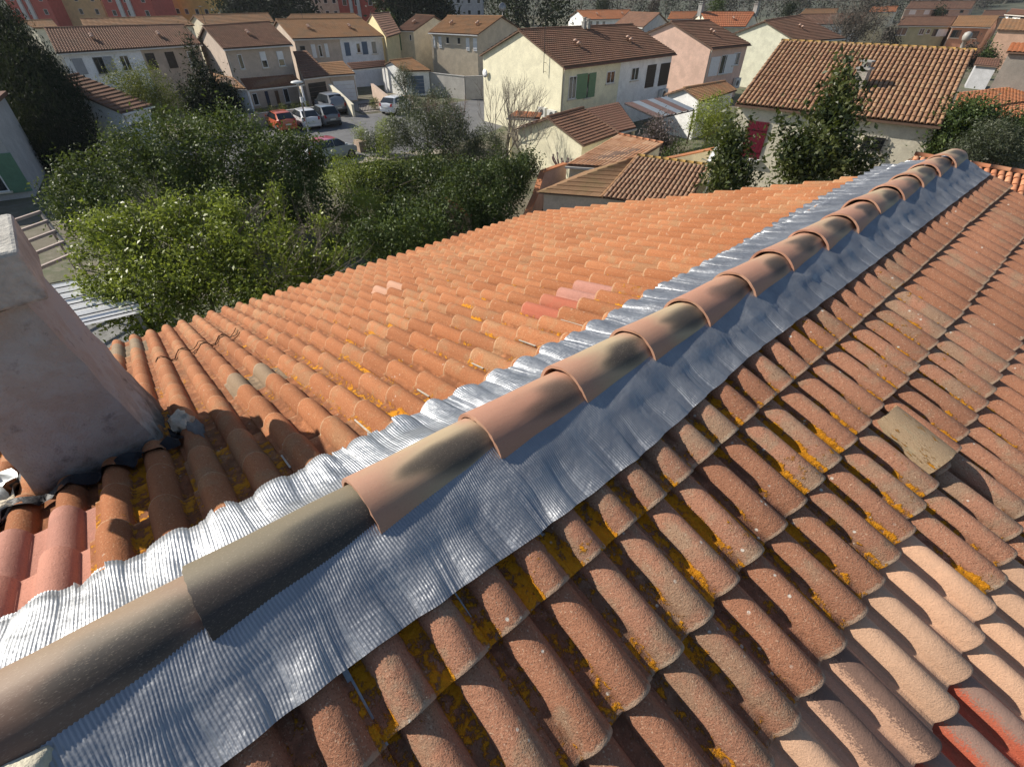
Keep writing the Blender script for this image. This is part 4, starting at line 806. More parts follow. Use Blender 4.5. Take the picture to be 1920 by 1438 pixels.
def building(key, name, label, cat, wm, rm, group=None, wm2=None, ncol=40, nrow=14, amp=.04, step=.04, gut=M_GUT, gutter=True, front_tiles=True, ov=.22, ridge=True, caps_m=None, nvent=0, gable_m=None, rn=None, sep=False):
    d = D[key]; FL, FR, RL, RR = (Vector(d[k]) for k in ('FL', 'FR', 'RL', 'RR')); ez = FL.z
    e = Vector((FR.x-FL.x, FR.y-FL.y, 0)).normalized(); back = Vector((-e.y, e.x, 0))
    if back.dot(RL-FL) < 0: back = -back
    BL = RL*2-FL; BR = RR*2-FR; BL.z = BR.z = ez
    c = (FL+FR+BL+BR)/4
    root = empty(name, (round(c.x, 2), round(c.y, 2), 0), label, cat, group)
    ins = d['inset']; sl = (RL.z-ez)/max(.1, (RL-FL).dot(back))
    w0 = FL+back*ins+e*ov; w1 = FR+back*ins-e*ov; b0 = BL-back*ins+e*ov; b1 = BR-back*ins-e*ov
    zt = ez-.06
    def prism(p0, p1, q1, q0, m, nm='wall'):
        # wall body under the roof, gables closed up to the underside of the slopes
        mb = MB(); mid0 = (p0+q0)/2; mid1 = (p1+q1)/2; rz = RL.z-.13
        P = [(v.x, v.y, 0) for v in (p0, p1, q1, q0)]+[(v.x, v.y, zt+ins*sl*.6) for v in (p0, p1, q1, q0)]+[(mid0.x, mid0.y, rz), (mid1.x, mid1.y, RR.z-.13)]
        mb.add(P, [(0, 1, 5, 4), (2, 3, 7, 6), (1, 2, 6, 9, 5), (3, 0, 4, 8, 7)])
        return obj(nm, mb, m, root)
    if d['split'] and wm2:
        s = d['split']-ov; f = s/max(.1, (w1-w0).length); ws = w0+(w1-w0)*f; bs_ = b0+(b1-b0)*f
        g = e*.004
        prism(w0, ws-g, bs_-g, b0, wm); prism(ws+g, w1, b1, bs_+g, wm2)
    else: prism(w0, w1, b1, b0, wm)
    # roof: boards under, tiles on top
    mb = MB(); th = Vector((0, 0, -.1)); dn = Vector((0, 0, -.012))
    mb.hexa([FL+th, FR+th, RR+th, RL+th, FL+dn, FR+dn, RR+dn, RL+dn]); mb.hexa([RL+th, RR+th, BR+th, BL+th, RL+dn, RR+dn, BR+dn, BL+dn])
    rf = obj('roof', mb, mat('roof_boards', (.16, .1, .07), .9), root)
    roof_face('roof_tiling', RL, RR, FR, FL, ncol, nrow, rm, rf, amp, step) if front_tiles else None
    roof_face('roof_tiling', RR, RL, BL, BR, max(6, ncol//3), max(4, nrow//2), rm, rf, amp, step)
    if ridge: ridge_caps(rf, RL+Vector((0, 0, .02)), RR+Vector((0, 0, .02)), rn or max(6, int((RR-RL).length/.4)), .12, caps_m or rm, sep=sep)
    if gutter:
        g = MB(); o_ = FL-back*.07+Vector((0, 0, -.13)); ln = (FR-FL).length
        g.obox(o_, (FR-FL).normalized(), back, Vector((0, 0, 1)), .0, ln, -.06, .06, -.05, .05); obj('gutter', g, gut, root)
        g = MB(); q = w0+e*.12-back*.07; g.tube([Vector((FL.x, FL.y, ez-.12))-back*.05+e*.1, Vector((q.x, q.y, ez-.5)), Vector((q.x, q.y, .1))], .05, 6); obj('downpipe', g, M_PIPE, root)
    W = Wall(FL+back*ins, e, -back); items(W, root, d['items'])
    sv = (FL-RL).normalized()
    for k in range(nvent):
        base = RL+(RR-RL)*((k+.5)/nvent*.94+.03)+(FL-RL)*.5; vents(rf, base, 2, sv)
    return root, W, dict(FL=FL, FR=FR, RL=RL, RR=RR, BL=BL, BR=BR, e=e, back=back, w0=w0, w1=w1, b0=b0, b1=b1, roof=rf)
def leanto(key, name, label, cat, wm, rm, ncol, nrow, amp=.03, step=.03, sides=True, posts=False, group=None, gut=M_GUT, front=True):
    TLp, TRp, BRp, BLp = (Vector(p) for p in D[key]); c = (TLp+TRp+BRp+BLp)/4
    root = empty(name, (round(c.x, 2), round(c.y, 2), 0), label, cat, group)
    mb = MB(); th = Vector((0, 0, -.1)); dn = Vector((0, 0, -.012))
    mb.hexa([BLp+th, BRp+th, TRp+th, TLp+th, BLp+dn, BRp+dn, TRp+dn, TLp+dn]); rf = obj('roof', mb, mat('roof_boards', (.16, .1, .07), .9), root)
    roof_face('roof_tiling', TLp, TRp, BRp, BLp, ncol, nrow, rm, rf, amp, step)
    g = MB(); dd = (BRp-BLp).normalized(); bk = (TLp-BLp); bk.z = 0; bk.normalize()
    g.obox(BLp-bk*.07+Vector((0, 0, -.13)), dd, bk, Vector((0, 0, 1)), 0, (BRp-BLp).length, -.06, .06, -.05, .05); obj('gutter', g, gut, root)
    ins = .15
    p = [BLp+bk*ins+dd*.1, BRp+bk*ins-dd*.1, TRp-dd*.1-bk*.02, TLp+dd*.1-bk*.02]
    if sides:
        mb = MB(); P = [(v.x, v.y, 0) for v in p]+[(v.x, v.y, v.z-.11+(ins*.25 if i < 2 else 0)) for i, v in enumerate(p)]
        mb.add(P, [(0, 1, 5, 4), (1, 2, 6, 5), (2, 3, 7, 6), (3, 0, 4, 7)]); obj('wall', mb, wm, root)
    if posts:
        for v in p[:2]: g = MB().box(v.x-.08, v.x+.08, v.y-.08, v.y+.08, 0, v.z-.13); obj('post', g, wm, root)
    return root, Wall(BLp+bk*ins, dd, -bk), rf
W_CREAM = wallm('cream_roughcast', (.76, .71, .52)); W_WHITE = wallm('white', (.78, .78, .76), False); W_PINK = wallm('pink', (.7, .48, .38)); W_PALE = wallm('pale_green', (.7, .69, .54))
W_SAND = wallm('sand', (.7, .64, .5)); W_GREY = wallm('grey', (.44, .44, .45), False); W_BEIGE = wallm('beige', (.52, .42, .34), False); W_TAN = wallm('tan', (.58, .49, .37)); W_OCH = wallm('ochre_green', (.45, .4, .25)); W_SALM = wallm('salmon', (.58, .3, .19)); W_GREYR = wallm('grey_roughcast', (.29, .265, .23))
W_LWHITE = wallm('soft_white', (.76, .76, .78), False)

# duplex in the middle of the view
r, W, g = building('duplex', 'semi_detached_house', 'cream and white two storey semi-detached house with green shutters', 'house', W_CREAM, R_BROWN, wm2=W_WHITE, ncol=60, nrow=19, nvent=2, amp=.035, step=.055, gut=mat('brown_gutter', (.16, .08, .06), .6))
G = Wall(g['w0'], (g['b0']-g['w0']).normalized(), -g['e'])          # the gable end
ac_unit(G, r, .25, 1.15, 1.55, 2.2); ac_unit(G, r, 1.4, 2.25, 1.6, 2.25)
p = g['w0']+(g['b0']-g['w0'])*.19-g['e']*.25
mb = MB().tube([(p.x, p.y, 4.6), (p.x, p.y, 7.6)], .025, 5); mb.tube([(p.x, p.y, 4.7), tuple(p+g['e']*.3)[:2]+(4.7,)], .015, 4); mb.tube([(p.x, p.y, 5.3), tuple(p+g['e']*.3)[:2]+(5.3,)], .015, 4)
obj('aerial_mast', mb, M_METAL, r)
q = g['w0']+(g['b0']-g['w0'])*.95-g['e']*.12
mb = MB().lathe((q.x, q.y, 3.9), [(.02, -.02), (.3, .06), (.33, .08), (.05, .02)], 14, 0, -g['e']); obj('satellite_dish', mb, paint('white'), r, True)
for f, s_ in ((.5, .6), (.535, .5)):
    pp = g['RL']+(g['RR']-g['RL'])*f+(g['FL']-g['RL'])*.06; chimney_stack(g['roof'], (pp.x, pp.y, pp.z-.15), .3, s_, M_CON)
building('pinkhouse', 'pink_house', 'pink roughcast house with white shutters beside the duplex', 'house', W_PINK, R_BROWN, ncol=30, nrow=17, nvent=1, amp=.03, step=.05, gut=mat('brown_gutter', (.16, .08, .06), .6))
r, W, g = building('palehouse', 'pale_house', 'pale green gabled house between pink house and mossy roof', 'house', W_PALE, R_BROWN, ncol=30, nrow=17, nvent=1, step=.05)
# house with the dark red shutter: its lower courses are laid tile by tile
r, W, g = building('redshutter', 'cream_house', 'cream house with dark red shutter and big barrel tile roof', 'house', W_SAND, roof_mat('gap', (.1, .055, .035), (.11, .06, .04), (.1, .06, .04)), ncol=44, nrow=17, amp=.012, step=.005, gutter=False, ov=.1, caps_m=R_MOSS, rn=22, sep=True)  # dark colour between the barrels stands in for shade in the channels
rf = g['roof']; nr = 17
n_ind = canal_grid(rf, g['RL'], g['RR'], g['FR'], g['FL'], 42, nr, T_MIX, (10, 17), .035, .45)
canal_grid(rf, g['RL'], g['RR'], g['FR'], g['FL'], 42, nr, T_MIX, (0, 10), .035, .45, joined=True)
sh = MB(); s0, s1, z0, z1 = .86, 1.98, 2.74, 2.8
W.box(sh, s0, s1, z0-.04, z0+.045, 0, .2); obj('sill', sh, paint('white'), r)
pp = g['RL']+(g['RR']-g['RL'])*.935
mb = MB().tube([(pp.x, pp.y, pp.z-.2), (pp.x, pp.y, pp.z+.35)], .09, 8); mb.lathe((pp.x, pp.y, pp.z+.35), [(.09, 0), (.16, .07), (.19, .2), (.16, .34), (.05, .4)], 14); obj('roof_turbine', mb, mat('vent_grey', (.36, .35, .32), .5, .1, 5), r, True)
pp = g['RL']+(g['RR']-g['RL'])*.55+(g['FL']-g['RL'])*.62; chimney_stack(rf, (pp.x, pp.y, pp.z), .5, .75, mat('stone_chimney', (.35, .32, .28), .95, .3, 6, .6, 30))
mb = MB().lathe(tuple(g['RL']+(g['RR']-g['RL'])*.43+(g['FL']-g['RL'])*.3+Vector((0, 0, .1))), [(.16, -.1), (.16, .12), (.02, .18)], 8); obj('roof_vent', mb, M_METAL, rf)

building('garage1', 'gabled_outbuilding', 'small cream roughcast outbuilding with gabled brown roof under the duplex', 'outbuilding', W_CREAM, R_BROWN, ncol=24, nrow=12, step=.05, amp=.035, gutter=False)
leanto('veranda', 'veranda', 'brown tiled veranda roof behind the cream outbuilding', 'veranda', W_SAND, R_DARK, 14, 12, posts=True, sides=False)
leanto('canopy', 'tiled_canopy', 'small red tiled canopy on the roughcast gable wall', 'canopy', W_CREAM, R_ORANGE, 8, 4, posts=True, sides=False)
# pergola of translucent panels
TLp, TRp, BRp, BLp = (Vector(p) for p in D['pergola']); r = empty('pergola', ((TLp.x+BRp.x)/2, (TLp.y+BRp.y)/2, 0), 'pergola roofed with alternating brown and clear panels against the white wall', 'pergola')
PB = mat('panel_brown', (.17, .1, .08), .6, .1, 3, spec=.5); PCm = mat('panel_clear', (.24, .27, .3), .45, .08, 3, spec=.6)
for k in range(6):
    a, b_ = k/6+.006, (k+1)/6-.006; L0 = lambda t: TLp+(TRp-TLp)*t; L1 = lambda t: BLp+(BRp-BLp)*t; tt = Vector((0, 0, .025))
    mb = MB().hexa([L1(a), L1(b_), L0(b_), L0(a), L1(a)+tt, L1(b_)+tt, L0(b_)+tt, L0(a)+tt]); obj('roof_panel', mb, PCm if k % 2 else PB, r)
mb = MB()
for k in range(7):
    t = k/6; mb.tube([L0(t)-Vector((0, 0, .04)), L1(t)-Vector((0, 0, .04))], .045, 4)
mb.tube([BLp-Vector((0, 0, .08)), BRp-Vector((0, 0, .08))], .05, 4); obj('frame', mb, paint('brown'), r)
for v in (BLp, BRp): obj('post', MB().box(v.x-.05, v.x+.05, v.y-.05, v.y+.05, 0, v.z-.1), paint('brown'), r)
# shed with long clay tubes
r, W, rf = leanto('tubeshed', 'tiled_shed', 'shed with orange and cream ribbed tile roof beside the pink garden wall', 'shed', W_SAND, roof_mat('striped', (.5, .25, .13), (.62, .4, .25), (.42, .22, .12)), 15, 6, .055, .025)
TLp, TRp, BRp, BLp = (Vector(p) for p in D['tubeshed']); ridge_caps(rf, TLp+Vector((0, 0, .05)), TRp+Vector((0, 0, .05)), 7, .09, T_NBR)
# hipped brown building
TLp, TRp, BRp, BLp = (Vector(p) for p in D['hipright']); lb = Vector(D['hipleft'][3]); bk_ = Vector(D['hipback'][0])
r = empty('hipped_outbuilding', ((TLp.x+BLp.x)/2+1, (TLp.y+BLp.y)/2+1, 0), 'low hipped outbuilding with brown tile roof just beyond the orange eave', 'outbuilding')
mb = MB(); dn = Vector((0, 0, -.02)); mb.add([TLp+dn, TRp+dn, BRp+dn, BLp+dn, lb+dn, bk_+dn], [(0, 3, 2, 1), (0, 4, 3), (0, 5, 4)])
rf = obj('roof', mb, mat('hip_deck', (.17, .1, .07), .9), r)
canal_grid(rf, TLp, TRp, BRp, BLp, 18, 9, T_HIP, None, .03)
ridge_caps(rf, TLp+Vector((0, 0, .06)), TRp+Vector((0, 0, .06)), 9, .1, R_MOSS)
roof_face('roof_tiling', TLp+(bk_-TLp)*.02, TLp+Vector((.01, .01, 0)), BLp, lb, 20, 10, roof_mat('hip_brown', (.26, .15, .08), (.3, .18, .1), (.24, .16, .08)), rf, .02, .03)
roof_face('roof_tiling', TLp+(bk_-TLp)*.02, TLp, lb, bk_, 20, 10, roof_mat('hip_brown2', (.26, .15, .08), (.3, .18, .1), (.24, .16, .08)), rf, .02, .03)
ridge_caps(rf, TLp+Vector((0, 0, .03)), BLp+Vector((0, 0, .03)), 9, .08, R_OCHRE)
ct = (TLp+TRp+BRp+BLp+lb+bk_)/6
mb = MB(); P = [p+(ct-p)*.09 for p in (lb, BLp, BRp, TRp, bk_)]; n = len(P)
mb.add([(p.x, p.y, 0) for p in P]+[(p.x, p.y, min(p.z, 2.35)-.1) for p in P], [(i, (i+1) % n, n+(i+1) % n, n+i) for i in range(n)]); obj('wall', mb, W_BEIGE, r)
# neighbour roof beyond our verge
r, W, g = building('nbr', 'orange_roofed_annex', 'annex with bright orange barrel tiles just beyond the end of the ridge', 'outbuilding', W_SAND, R_ORANGE, ncol=16, nrow=8, amp=.01, step=.0, gutter=False, ridge=False)
canal_grid(g['roof'], g['RL'], g['RR'], g['FR'], g['FL'], 16, 9, T_NBR, None, .03)
ridge_caps(g['roof'], g['RL']+Vector((0, 0, .07)), g['RR']+Vector((0, 0, .07)), 6, .12, T_NBR)
building('garagepink', 'pink_house_garage', 'white gabled garage with half shaded tile roof by the pink house', 'garage', W_WHITE, R_MIX, ncol=18, nrow=10, gutter=False)
# flat orange roofs, grey wall, pink gable at the right
def block(name, label, cat, quad_, m, rm, tiled=True):
    P = [Vector(p) for p in quad_]; c = sum(P, Vector())/4; r = empty(name, (c.x, c.y, 0), label, cat)
    mb = MB(); Q = [p+(c-p)*.03 for p in P]; n = 4
    mb.add([(p.x, p.y, 0) for p in Q]+[(p.x, p.y, p.z-.03) for p in Q], [(i, (i+1) % n, n+(i+1) % n, n+i) for i in range(n)]); obj('wall', mb, m, r)
    th = Vector((0, 0, -.12)); mb = MB().hexa([p+th for p in reversed(P)]+[p for p in reversed(P)]); rf = obj('roof', mb, mat('flat_deck', (.4, .2, .1), .9), r)
    if tiled: roof_face('roof_tiling', P[0], P[1], P[2], P[3], 20, 12, rm, rf, .03, .03)
    return r
block('orange_roofed_house', 'low house with smooth orange roof and salmon edge beside the grey wall', 'house', D['orangeflat'], W_SALM, R_ORANGE)
block('orange_annex', 'flat orange roofed annex behind the laurel hedge', 'outbuilding', D['orangeflat2'], W_SALM, R_ORANGE)
a, b_ = Vector(D['greywall'][0]), Vector(D['greywall'][1]); e = (b_-a).normalized(); nn = Vector((-e.y, e.x, 0))
if nn.x < 0: nn = -nn
def gabled(name, label, a, b_, dep, ez, rz, wm, rm):
    e = Vector((b_.x-a.x, b_.y-a.y, 0)); ln = e.length; e.normalize(); n = Vector((-e.y, e.x, 0))
    if n.dot(a-Vector((CAM['cx'], 0, a.z))) < 0: n = -n
    c = a+e*ln/2+n*dep/2; r = empty(name, (c.x, c.y, 0), label, 'house')
    A, B, C_, D_ = a.copy(), a+e*ln, a+e*ln+n*dep, a+n*dep
    mb = MB(); m0, m1 = (A+B)/2, (C_+D_)/2
    mb.add([(v.x, v.y, 0) for v in (A, B, C_, D_)]+[(v.x, v.y, ez-.05) for v in (A, B, C_, D_)]+[(m0.x, m0.y, rz-.1), (m1.x, m1.y, rz-.1)], [(0, 1, 5, 8, 4), (1, 2, 6, 5), (2, 3, 7, 9, 6), (3, 0, 4, 7)]); obj('wall', mb, wm, r)
    R0, R1 = Vector((m0.x, m0.y, rz))-n*.2, Vector((m1.x, m1.y, rz))+n*.2
    A2, D2, B2, C2 = A-n*.2-e*.25, D_+n*.2-e*.25, B-n*.2+e*.25, C_+n*.2+e*.25
    for v in (A2, D2, B2, C2): v.z = ez-.12
    th = Vector((0, 0, -.1)); mb = MB().hexa([A2+th, R0+th, R1+th, D2+th, A2, R0, R1, D2]); mb.hexa([R0+th, B2+th, C2+th, R1+th, R0, B2, C2, R1]); rf = obj('roof', mb, mat('roof_boards', (.16, .1, .07), .9), r)
    roof_face('roof_tiling', R0, R1, D2, A2, 30, 12, rm, rf); roof_face('roof_tiling', R1, R0, B2, C2, 30, 12, rm, rf)
    return r
def slab_house(name, label, a, e, ln, dep, ez, rise, wm, rm):
    e = Vector(e).normalized(); n = Vector((-e.y, e.x, 0))
    if n.y < 0: n = -n
    c = a+e*ln/2+n*dep/2; r = empty(name, (c.x, c.y, 0), label, 'house'); W = Wall(a, e, n); mb = MB()
    Q = [a, a+e*ln, a+e*ln+n*dep, a+n*dep]; zz = [ez, ez, ez+rise, ez+rise]
    mb.hexa([(q.x, q.y, 0) for q in Q]+[(q.x, q.y, z-.05) for q, z in zip(Q, zz)]); obj('wall', mb, wm, r)
    P = [Vector((q.x, q.y, z)) for q, z in zip([a-e*.2-n*.2, a+e*(ln+.2)-n*.2, a+e*(ln+.2)+n*(dep+.2), a-e*.2+n*(dep+.2)], zz)]; th = Vector((0, 0, .1))
    rf = obj('roof', MB().hexa(P+[p+th for p in P]), mat('roof_boards', (.16, .1, .07), .9), r)
    roof_face('roof_tiling', P[3]+th, P[2]+th, P[1]+th, P[0]+th, 30, 12, rm, rf); return r
slab_house('grey_house', 'house with bare grey roughcast wall at the right edge', Vector((a.x, a.y, 0)), (.99, .15, 0), 9, 6, 6.1, .3, W_GREYR, R_ORANGE)
a = Vector(D['pinkgable'][0])
slab_house('far_pink_house', 'large far pink walled house above the grey wall', Vector((a.x, a.y, 0)), (.985, .17, 0), 16, 8, 5.2, 1.3, wallm('far_pink', (.6, .38, .27)), R_OCHRE)
building('ochre', 'ochre_house', 'far greenish ochre house with white windows behind the mossy ridge', 'house', W_OCH, R_BROWN, ncol=20, nrow=8)
building('salmon', 'salmon_house', 'far salmon house with dark shutters right of the ochre house', 'house', W_SALM, R_OCHRE, ncol=16, nrow=8)
building('farridge', 'far_house', 'farthest long pink house with brown roof below the woods', 'house', wallm('far_tan', (.5, .38, .3)), R_BROWN, ncol=20, nrow=8)
building('farwhite', 'far_white_house', 'small far white house at the upper right edge', 'house', W_WHITE, R_DARK, ncol=16, nrow=6)
building('or1', 'far_orange_house', 'far white house with orange roof behind the duplex ridge', 'house', W_WHITE, R_ORANGE, ncol=20, nrow=8, nvent=2)
r, W, g = building('brownb', 'brown_roofed_house', 'house with brown roof and grey gable between duplex and pink house', 'house', W_GREY, R_BROWN, ncol=20, nrow=10)
aerial(r, tuple(g['RL']+(g['RR']-g['RL'])*.6), 2)
building('or2', 'small_orange_house', 'small far bright orange roof left of the long rust roof', 'house', W_SAND, R_ORANGE, ncol=16, nrow=8)
r, W, g = building('or3', 'rust_roofed_house', 'far house with long plain rust orange roof behind the pink house', 'house', W_SAND, roof_mat('rust', (.36, .125, .06), (.4, .15, .07), (.34, .14, .07)), ncol=20, nrow=8, nvent=1)
chimney_stack(r, tuple(g['RL']+Vector((0, 0, 0))), .7, 1.1, M_CON); chimney_stack(r, tuple(g['RR']), .7, 1.1, M_CON)
building('smallred', 'striped_roof_shed', 'small red striped roof on a white wall beyond the end of the mossy ridge', 'shed', W_GREY, R_DARK, ncol=10, nrow=4, gutter=False)
building('fill1', 'distant_brown_house', 'distant brown roofed house between the ochre houses and the white one', 'house', W_SALM, R_BROWN, ncol=14, nrow=6)
building('fill2', 'distant_terracotta_house', 'distant terracotta roof left of the farthest long house', 'house', W_SAND, R_ORANGE, ncol=14, nrow=6)
building('fill3', 'distant_tan_house', 'distant tan house half hidden by the rounded bare tree', 'house', W_TAN, R_OCHRE, ncol=14, nrow=6)
building('br5', 'house_behind_bare_tree', 'long far brown roofed house behind the bare tree', 'house', W_WHITE, R_BROWN, ncol=24, nrow=8)

# terraces on the left
r, W, g = building('rowwhite', 'white_terraced_house', 'white and beige terraced house with long brown roof behind the cypress', 'house', W_LWHITE, R_BROWN, wm2=W_BEIGE, ncol=56, nrow=16, amp=.06, step=.03, nvent=2)
r, W, g = building('rowbeige', 'beige_terraced_house', 'beige terraced house with three white framed windows behind the car park', 'house', W_BEIGE, R_BROWN, ncol=34, nrow=18, amp=.04, step=.05, nvent=1)
aerial(r, tuple(g['RL']+(g['RR']-g['RL'])*.05), 1.6)
r, W, g = building('rowbrown', 'blue_shuttered_house', 'terraced house with white and blue shutters under a rust brown roof', 'house', W_BEIGE, R_OCHRE, wm2=W_LWHITE, ncol=44, nrow=16, nvent=2)
aerial(r, tuple(g['RL']+(g['RR']-g['RL'])*.3), 1.4)
leanto('porch5', 'porch', 'dark tiled porch roof on the front of the beige terraced house', 'porch', W_LWHITE, R_DARK, 20, 6, posts=True, sides=False)
leanto('g1l', 'tall_garage', 'garage with steep shaded brown roof joining the beige terraced house', 'garage', W_BEIGE, R_BROWN, 18, 12)
r, W, rf = leanto('g1r', 'low_garage', 'garage with dark and white doors beside the silver van driveway', 'garage', W_BEIGE, R_OCHRE, 16, 8)
ln = (Vector(D['g1r'][2])-Vector(D['g1r'][3])).length
items(W, r, [('garage', .3, ln*.92, .1, 2.0, 'white')])
r2_, W2, _ = leanto('porch6', 'front_porch', 'dark porch under the blue shuttered house', 'porch', W_LWHITE, R_DARK, 20, 4, posts=True, sides=False)
o = bpy.data.objects['tall_garage']; TLp, TRp, BRp, BLp = (Vector(p) for p in D['g1l']); dd = (BRp-BLp).normalized(); bk = TLp-BLp; bk.z = 0; bk.normalize()
items(Wall(BLp+bk*.15, dd, -bk), o, [('garage', .4, 2.5, .1, 2.1, 'black')])
r, W, g = building('garage2', 'blue_door_garage', 'white gabled garage with blue door behind the olive tree', 'garage', W_WHITE, R_OCHRE, ncol=20, nrow=10, gutter=False)
building('lone', 'small_gabled_house', 'cream house with green shutter left of the white shuttered house', 'house', W_SAND, R_BROWN, ncol=16, nrow=12, nvent=1)
r, W, g = building('hipless', 'white_shuttered_house', 'tan house with four white shutters and grey gable end', 'house', W_TAN, R_OCHRE, ncol=34, nrow=14, nvent=2, gut=paint('white'))
q = g['RR']; mb = MB().tube([(q.x, q.y, q.z), (q.x, q.y, q.z+1.2)], .03, 5); mb.lathe((q.x, q.y, q.z+.95), [(.03, -.02), (.45, .08), (.5, .12), (.05, .03)], 16, 0, (.8, -.6, .2)); obj('satellite_dish', mb, M_GREY, r, True)
building('leftgarage', 'brown_roofed_garage', 'low garage with brown tile roof beside the cypress', 'garage', W_LWHITE, R_BROWN, ncol=16, nrow=12, amp=.03, step=.06, gut=paint('white'))
leanto('smallroof', 'tiled_lean_to', 'little tiled lean-to behind the spiky conifer', 'lean-to', W_LWHITE, R_OCHRE, 12, 6)
for k, nm, lb, m in (('r1', 'terrace_roof_house', 'plain brown roofed house behind the white terraced house', W_SAND), ('r2', 'terrace_back_house', 'plain brown roofed house behind the beige terraced house', W_SAND), ('r3', 'terrace_far_house', 'plain brown roofed house behind the blue shuttered house', W_SAND), ('r0', 'corner_house', 'small brown roof at the far left behind the cypress tip', W_SAND)):
    building(k, nm, lb, 'house', m, R_OCHRE, ncol=20, nrow=7, gutter=False)
building('r4', 'yellow_gable_house', 'house with yellow gable right of the blue shuttered house', 'house', wallm('yellow', (.62, .52, .3)), R_BROWN, ncol=20, nrow=10, gutter=False)
# house at the left edge in the shade of the cypress
r = empty('edge_house', (-41.5, -6.2, 0), 'white house with green panel and tall window at the left edge', 'house')
e = Vector((.16, 1, 0)).normalized(); n = Vector((1, -.16, 0)).normalized(); W = Wall((-40.6, -9.5, 0), e, n)
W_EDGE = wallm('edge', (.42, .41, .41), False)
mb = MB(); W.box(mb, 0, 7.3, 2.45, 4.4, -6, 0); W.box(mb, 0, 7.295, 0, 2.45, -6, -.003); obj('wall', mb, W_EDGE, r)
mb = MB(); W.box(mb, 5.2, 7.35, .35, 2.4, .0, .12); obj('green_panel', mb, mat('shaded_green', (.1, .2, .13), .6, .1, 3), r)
window(Wall(W.o+n*.12, e, n), r, 4.6, 6.4, .5, 2.35)
mb = MB(); W.box(mb, -.3, 7.5, 4.4, 4.6, -6.3, .2); obj('roof', mb, R_DARK, r)

# ------------------------------------------------------------------ vegetation
def leaf_arrays(lobes, n, size, seed, elong=2.2, up_bias=.35, shell=.55, squash=1., lump=.28, droop=0.):
    rs = np.random.RandomState(seed); vol = np.array([l[3]**2 for l in lobes]); vol = vol/vol.sum()
    k = rs.choice(len(lobes), n, p=vol); Lb = np.array(lobes, float); Lb[:, 3] *= 1-.35*lump
    d = rs.normal(size=(n, 3)); d /= np.linalg.norm(d, axis=1)[:, None]
    r = shell+(1-shell)*rs.rand(n)**.6
    ph = rs.rand(len(lobes), 6)*6.28
    w = (np.sin(d[:, 0]*5+ph[k, 0])*np.sin(d[:, 1]*6+ph[k, 1])+np.sin(d[:, 2]*7+ph[k, 2]+d[:, 0]*4)*.7+.6*np.sin(d[:, 0]*13+ph[k, 3])*np.sin(d[:, 1]*11+d[:, 2]*12+ph[k, 4]))
    R = Lb[k, 3]*(1+lump*w*.6)*r
    P = Lb[k, :3]+d*R[:, None]*np.array([1, 1, squash])
    # leaves gather in sprays: pull towards a spray centre, keeps gaps between them
    ns = max(8, n//26); c = P[rs.randint(0, n, ns)]; q = rs.randint(0, ns, n); sel = rs.rand(n) < .78
    P[sel] = c[q[sel]]+rs.normal(size=(sel.sum(), 3))*size*np.array([1.5, 1.5, 2.0])
    P[:, 2] = np.maximum(P[:, 2], .03)
    nrm = d*.6+rs.normal(size=(n, 3))*.6; nrm[:, 2] += up_bias; nrm /= np.linalg.norm(nrm, axis=1)[:, None]
    t = np.cross(nrm, rs.normal(size=(n, 3))); t[:, 2] -= droop; t /= np.linalg.norm(t, axis=1)[:, None]
    b_ = np.cross(nrm, t)
    s = size*(.5+1.15*rs.rand(n)**1.6); a = s[:, None]*t; e = (s/elong)[:, None]*b_; f = (s*.12)[:, None]*nrm
    V = np.stack([P-a*.5, P+e*.5+f, P+a*.5, P-e*.5+f], 1).reshape(-1, 3)
    V[:, 2] = np.maximum(V[:, 2], .01)
    rv = .5*rs.rand(n)+.5*(.5+.5*np.sin(P[:, 0]*2.1+P[:, 1]*1.7+P[:, 2]*2.6+seed))
    return V, np.repeat(rv, 4)
def crown(name, par, lobes, n, size, m, seed=1, **kw):
    V, rv = leaf_arrays(lobes, n, size, seed, **kw); F = np.arange(len(V)).reshape(-1, 4)
    return np_mesh(name, V, F, m, par, {'rnd': rv})
def stems(par, lobes, base, r, seed=0, m=None, name='trunk', nb=None):
    rs = random.Random(seed); mb = MB(); b = Vector(base)
    top = Vector((sum(l[0] for l in lobes)/len(lobes), sum(l[1] for l in lobes)/len(lobes), max(l[2] for l in lobes)))
    k = b+(top-b)*.45
    mb.tube([b, b+(k-b)*.5+Vector((rs.gauss(0, .06), rs.gauss(0, .06), 0)), k], [r, r*.8, r*.6], 7)
    for l in lobes[:nb]:
        p = Vector(l[:3]); mid = k+(p-k)*.5+Vector((rs.gauss(0, .15), rs.gauss(0, .15), .1))
        mb.tube([k, mid, p+Vector((0, 0, l[3]*.5))], [r*.5, r*.33, r*.12], 5)
        for q in range(3):
            e = p+Vector((rs.gauss(0, 1), rs.gauss(0, 1), rs.random()))*l[3]*.6; mb.tube([mid, (mid+e)/2+Vector((0, 0, .08)), e], [r*.25, r*.18, r*.06], 4)
    return obj(name, mb, m or M_BARK, par, True)
def plant(key, name, label, cat, n, size, m, r=.1, seed=1, group=None, lobes=None, base=None, nb=None, trunk_m=None, **kw):
    lb = lobes or D[key]; bx = base or (sum(l[0] for l in lb)/len(lb), sum(l[1] for l in lb)/len(lb), 0)
    root = empty(name, bx, label, cat, group)
    crown('crown', root, lb, n, size, m, seed, **kw); stems(root, lb, bx, r, seed, trunk_m, nb=nb)
    return root
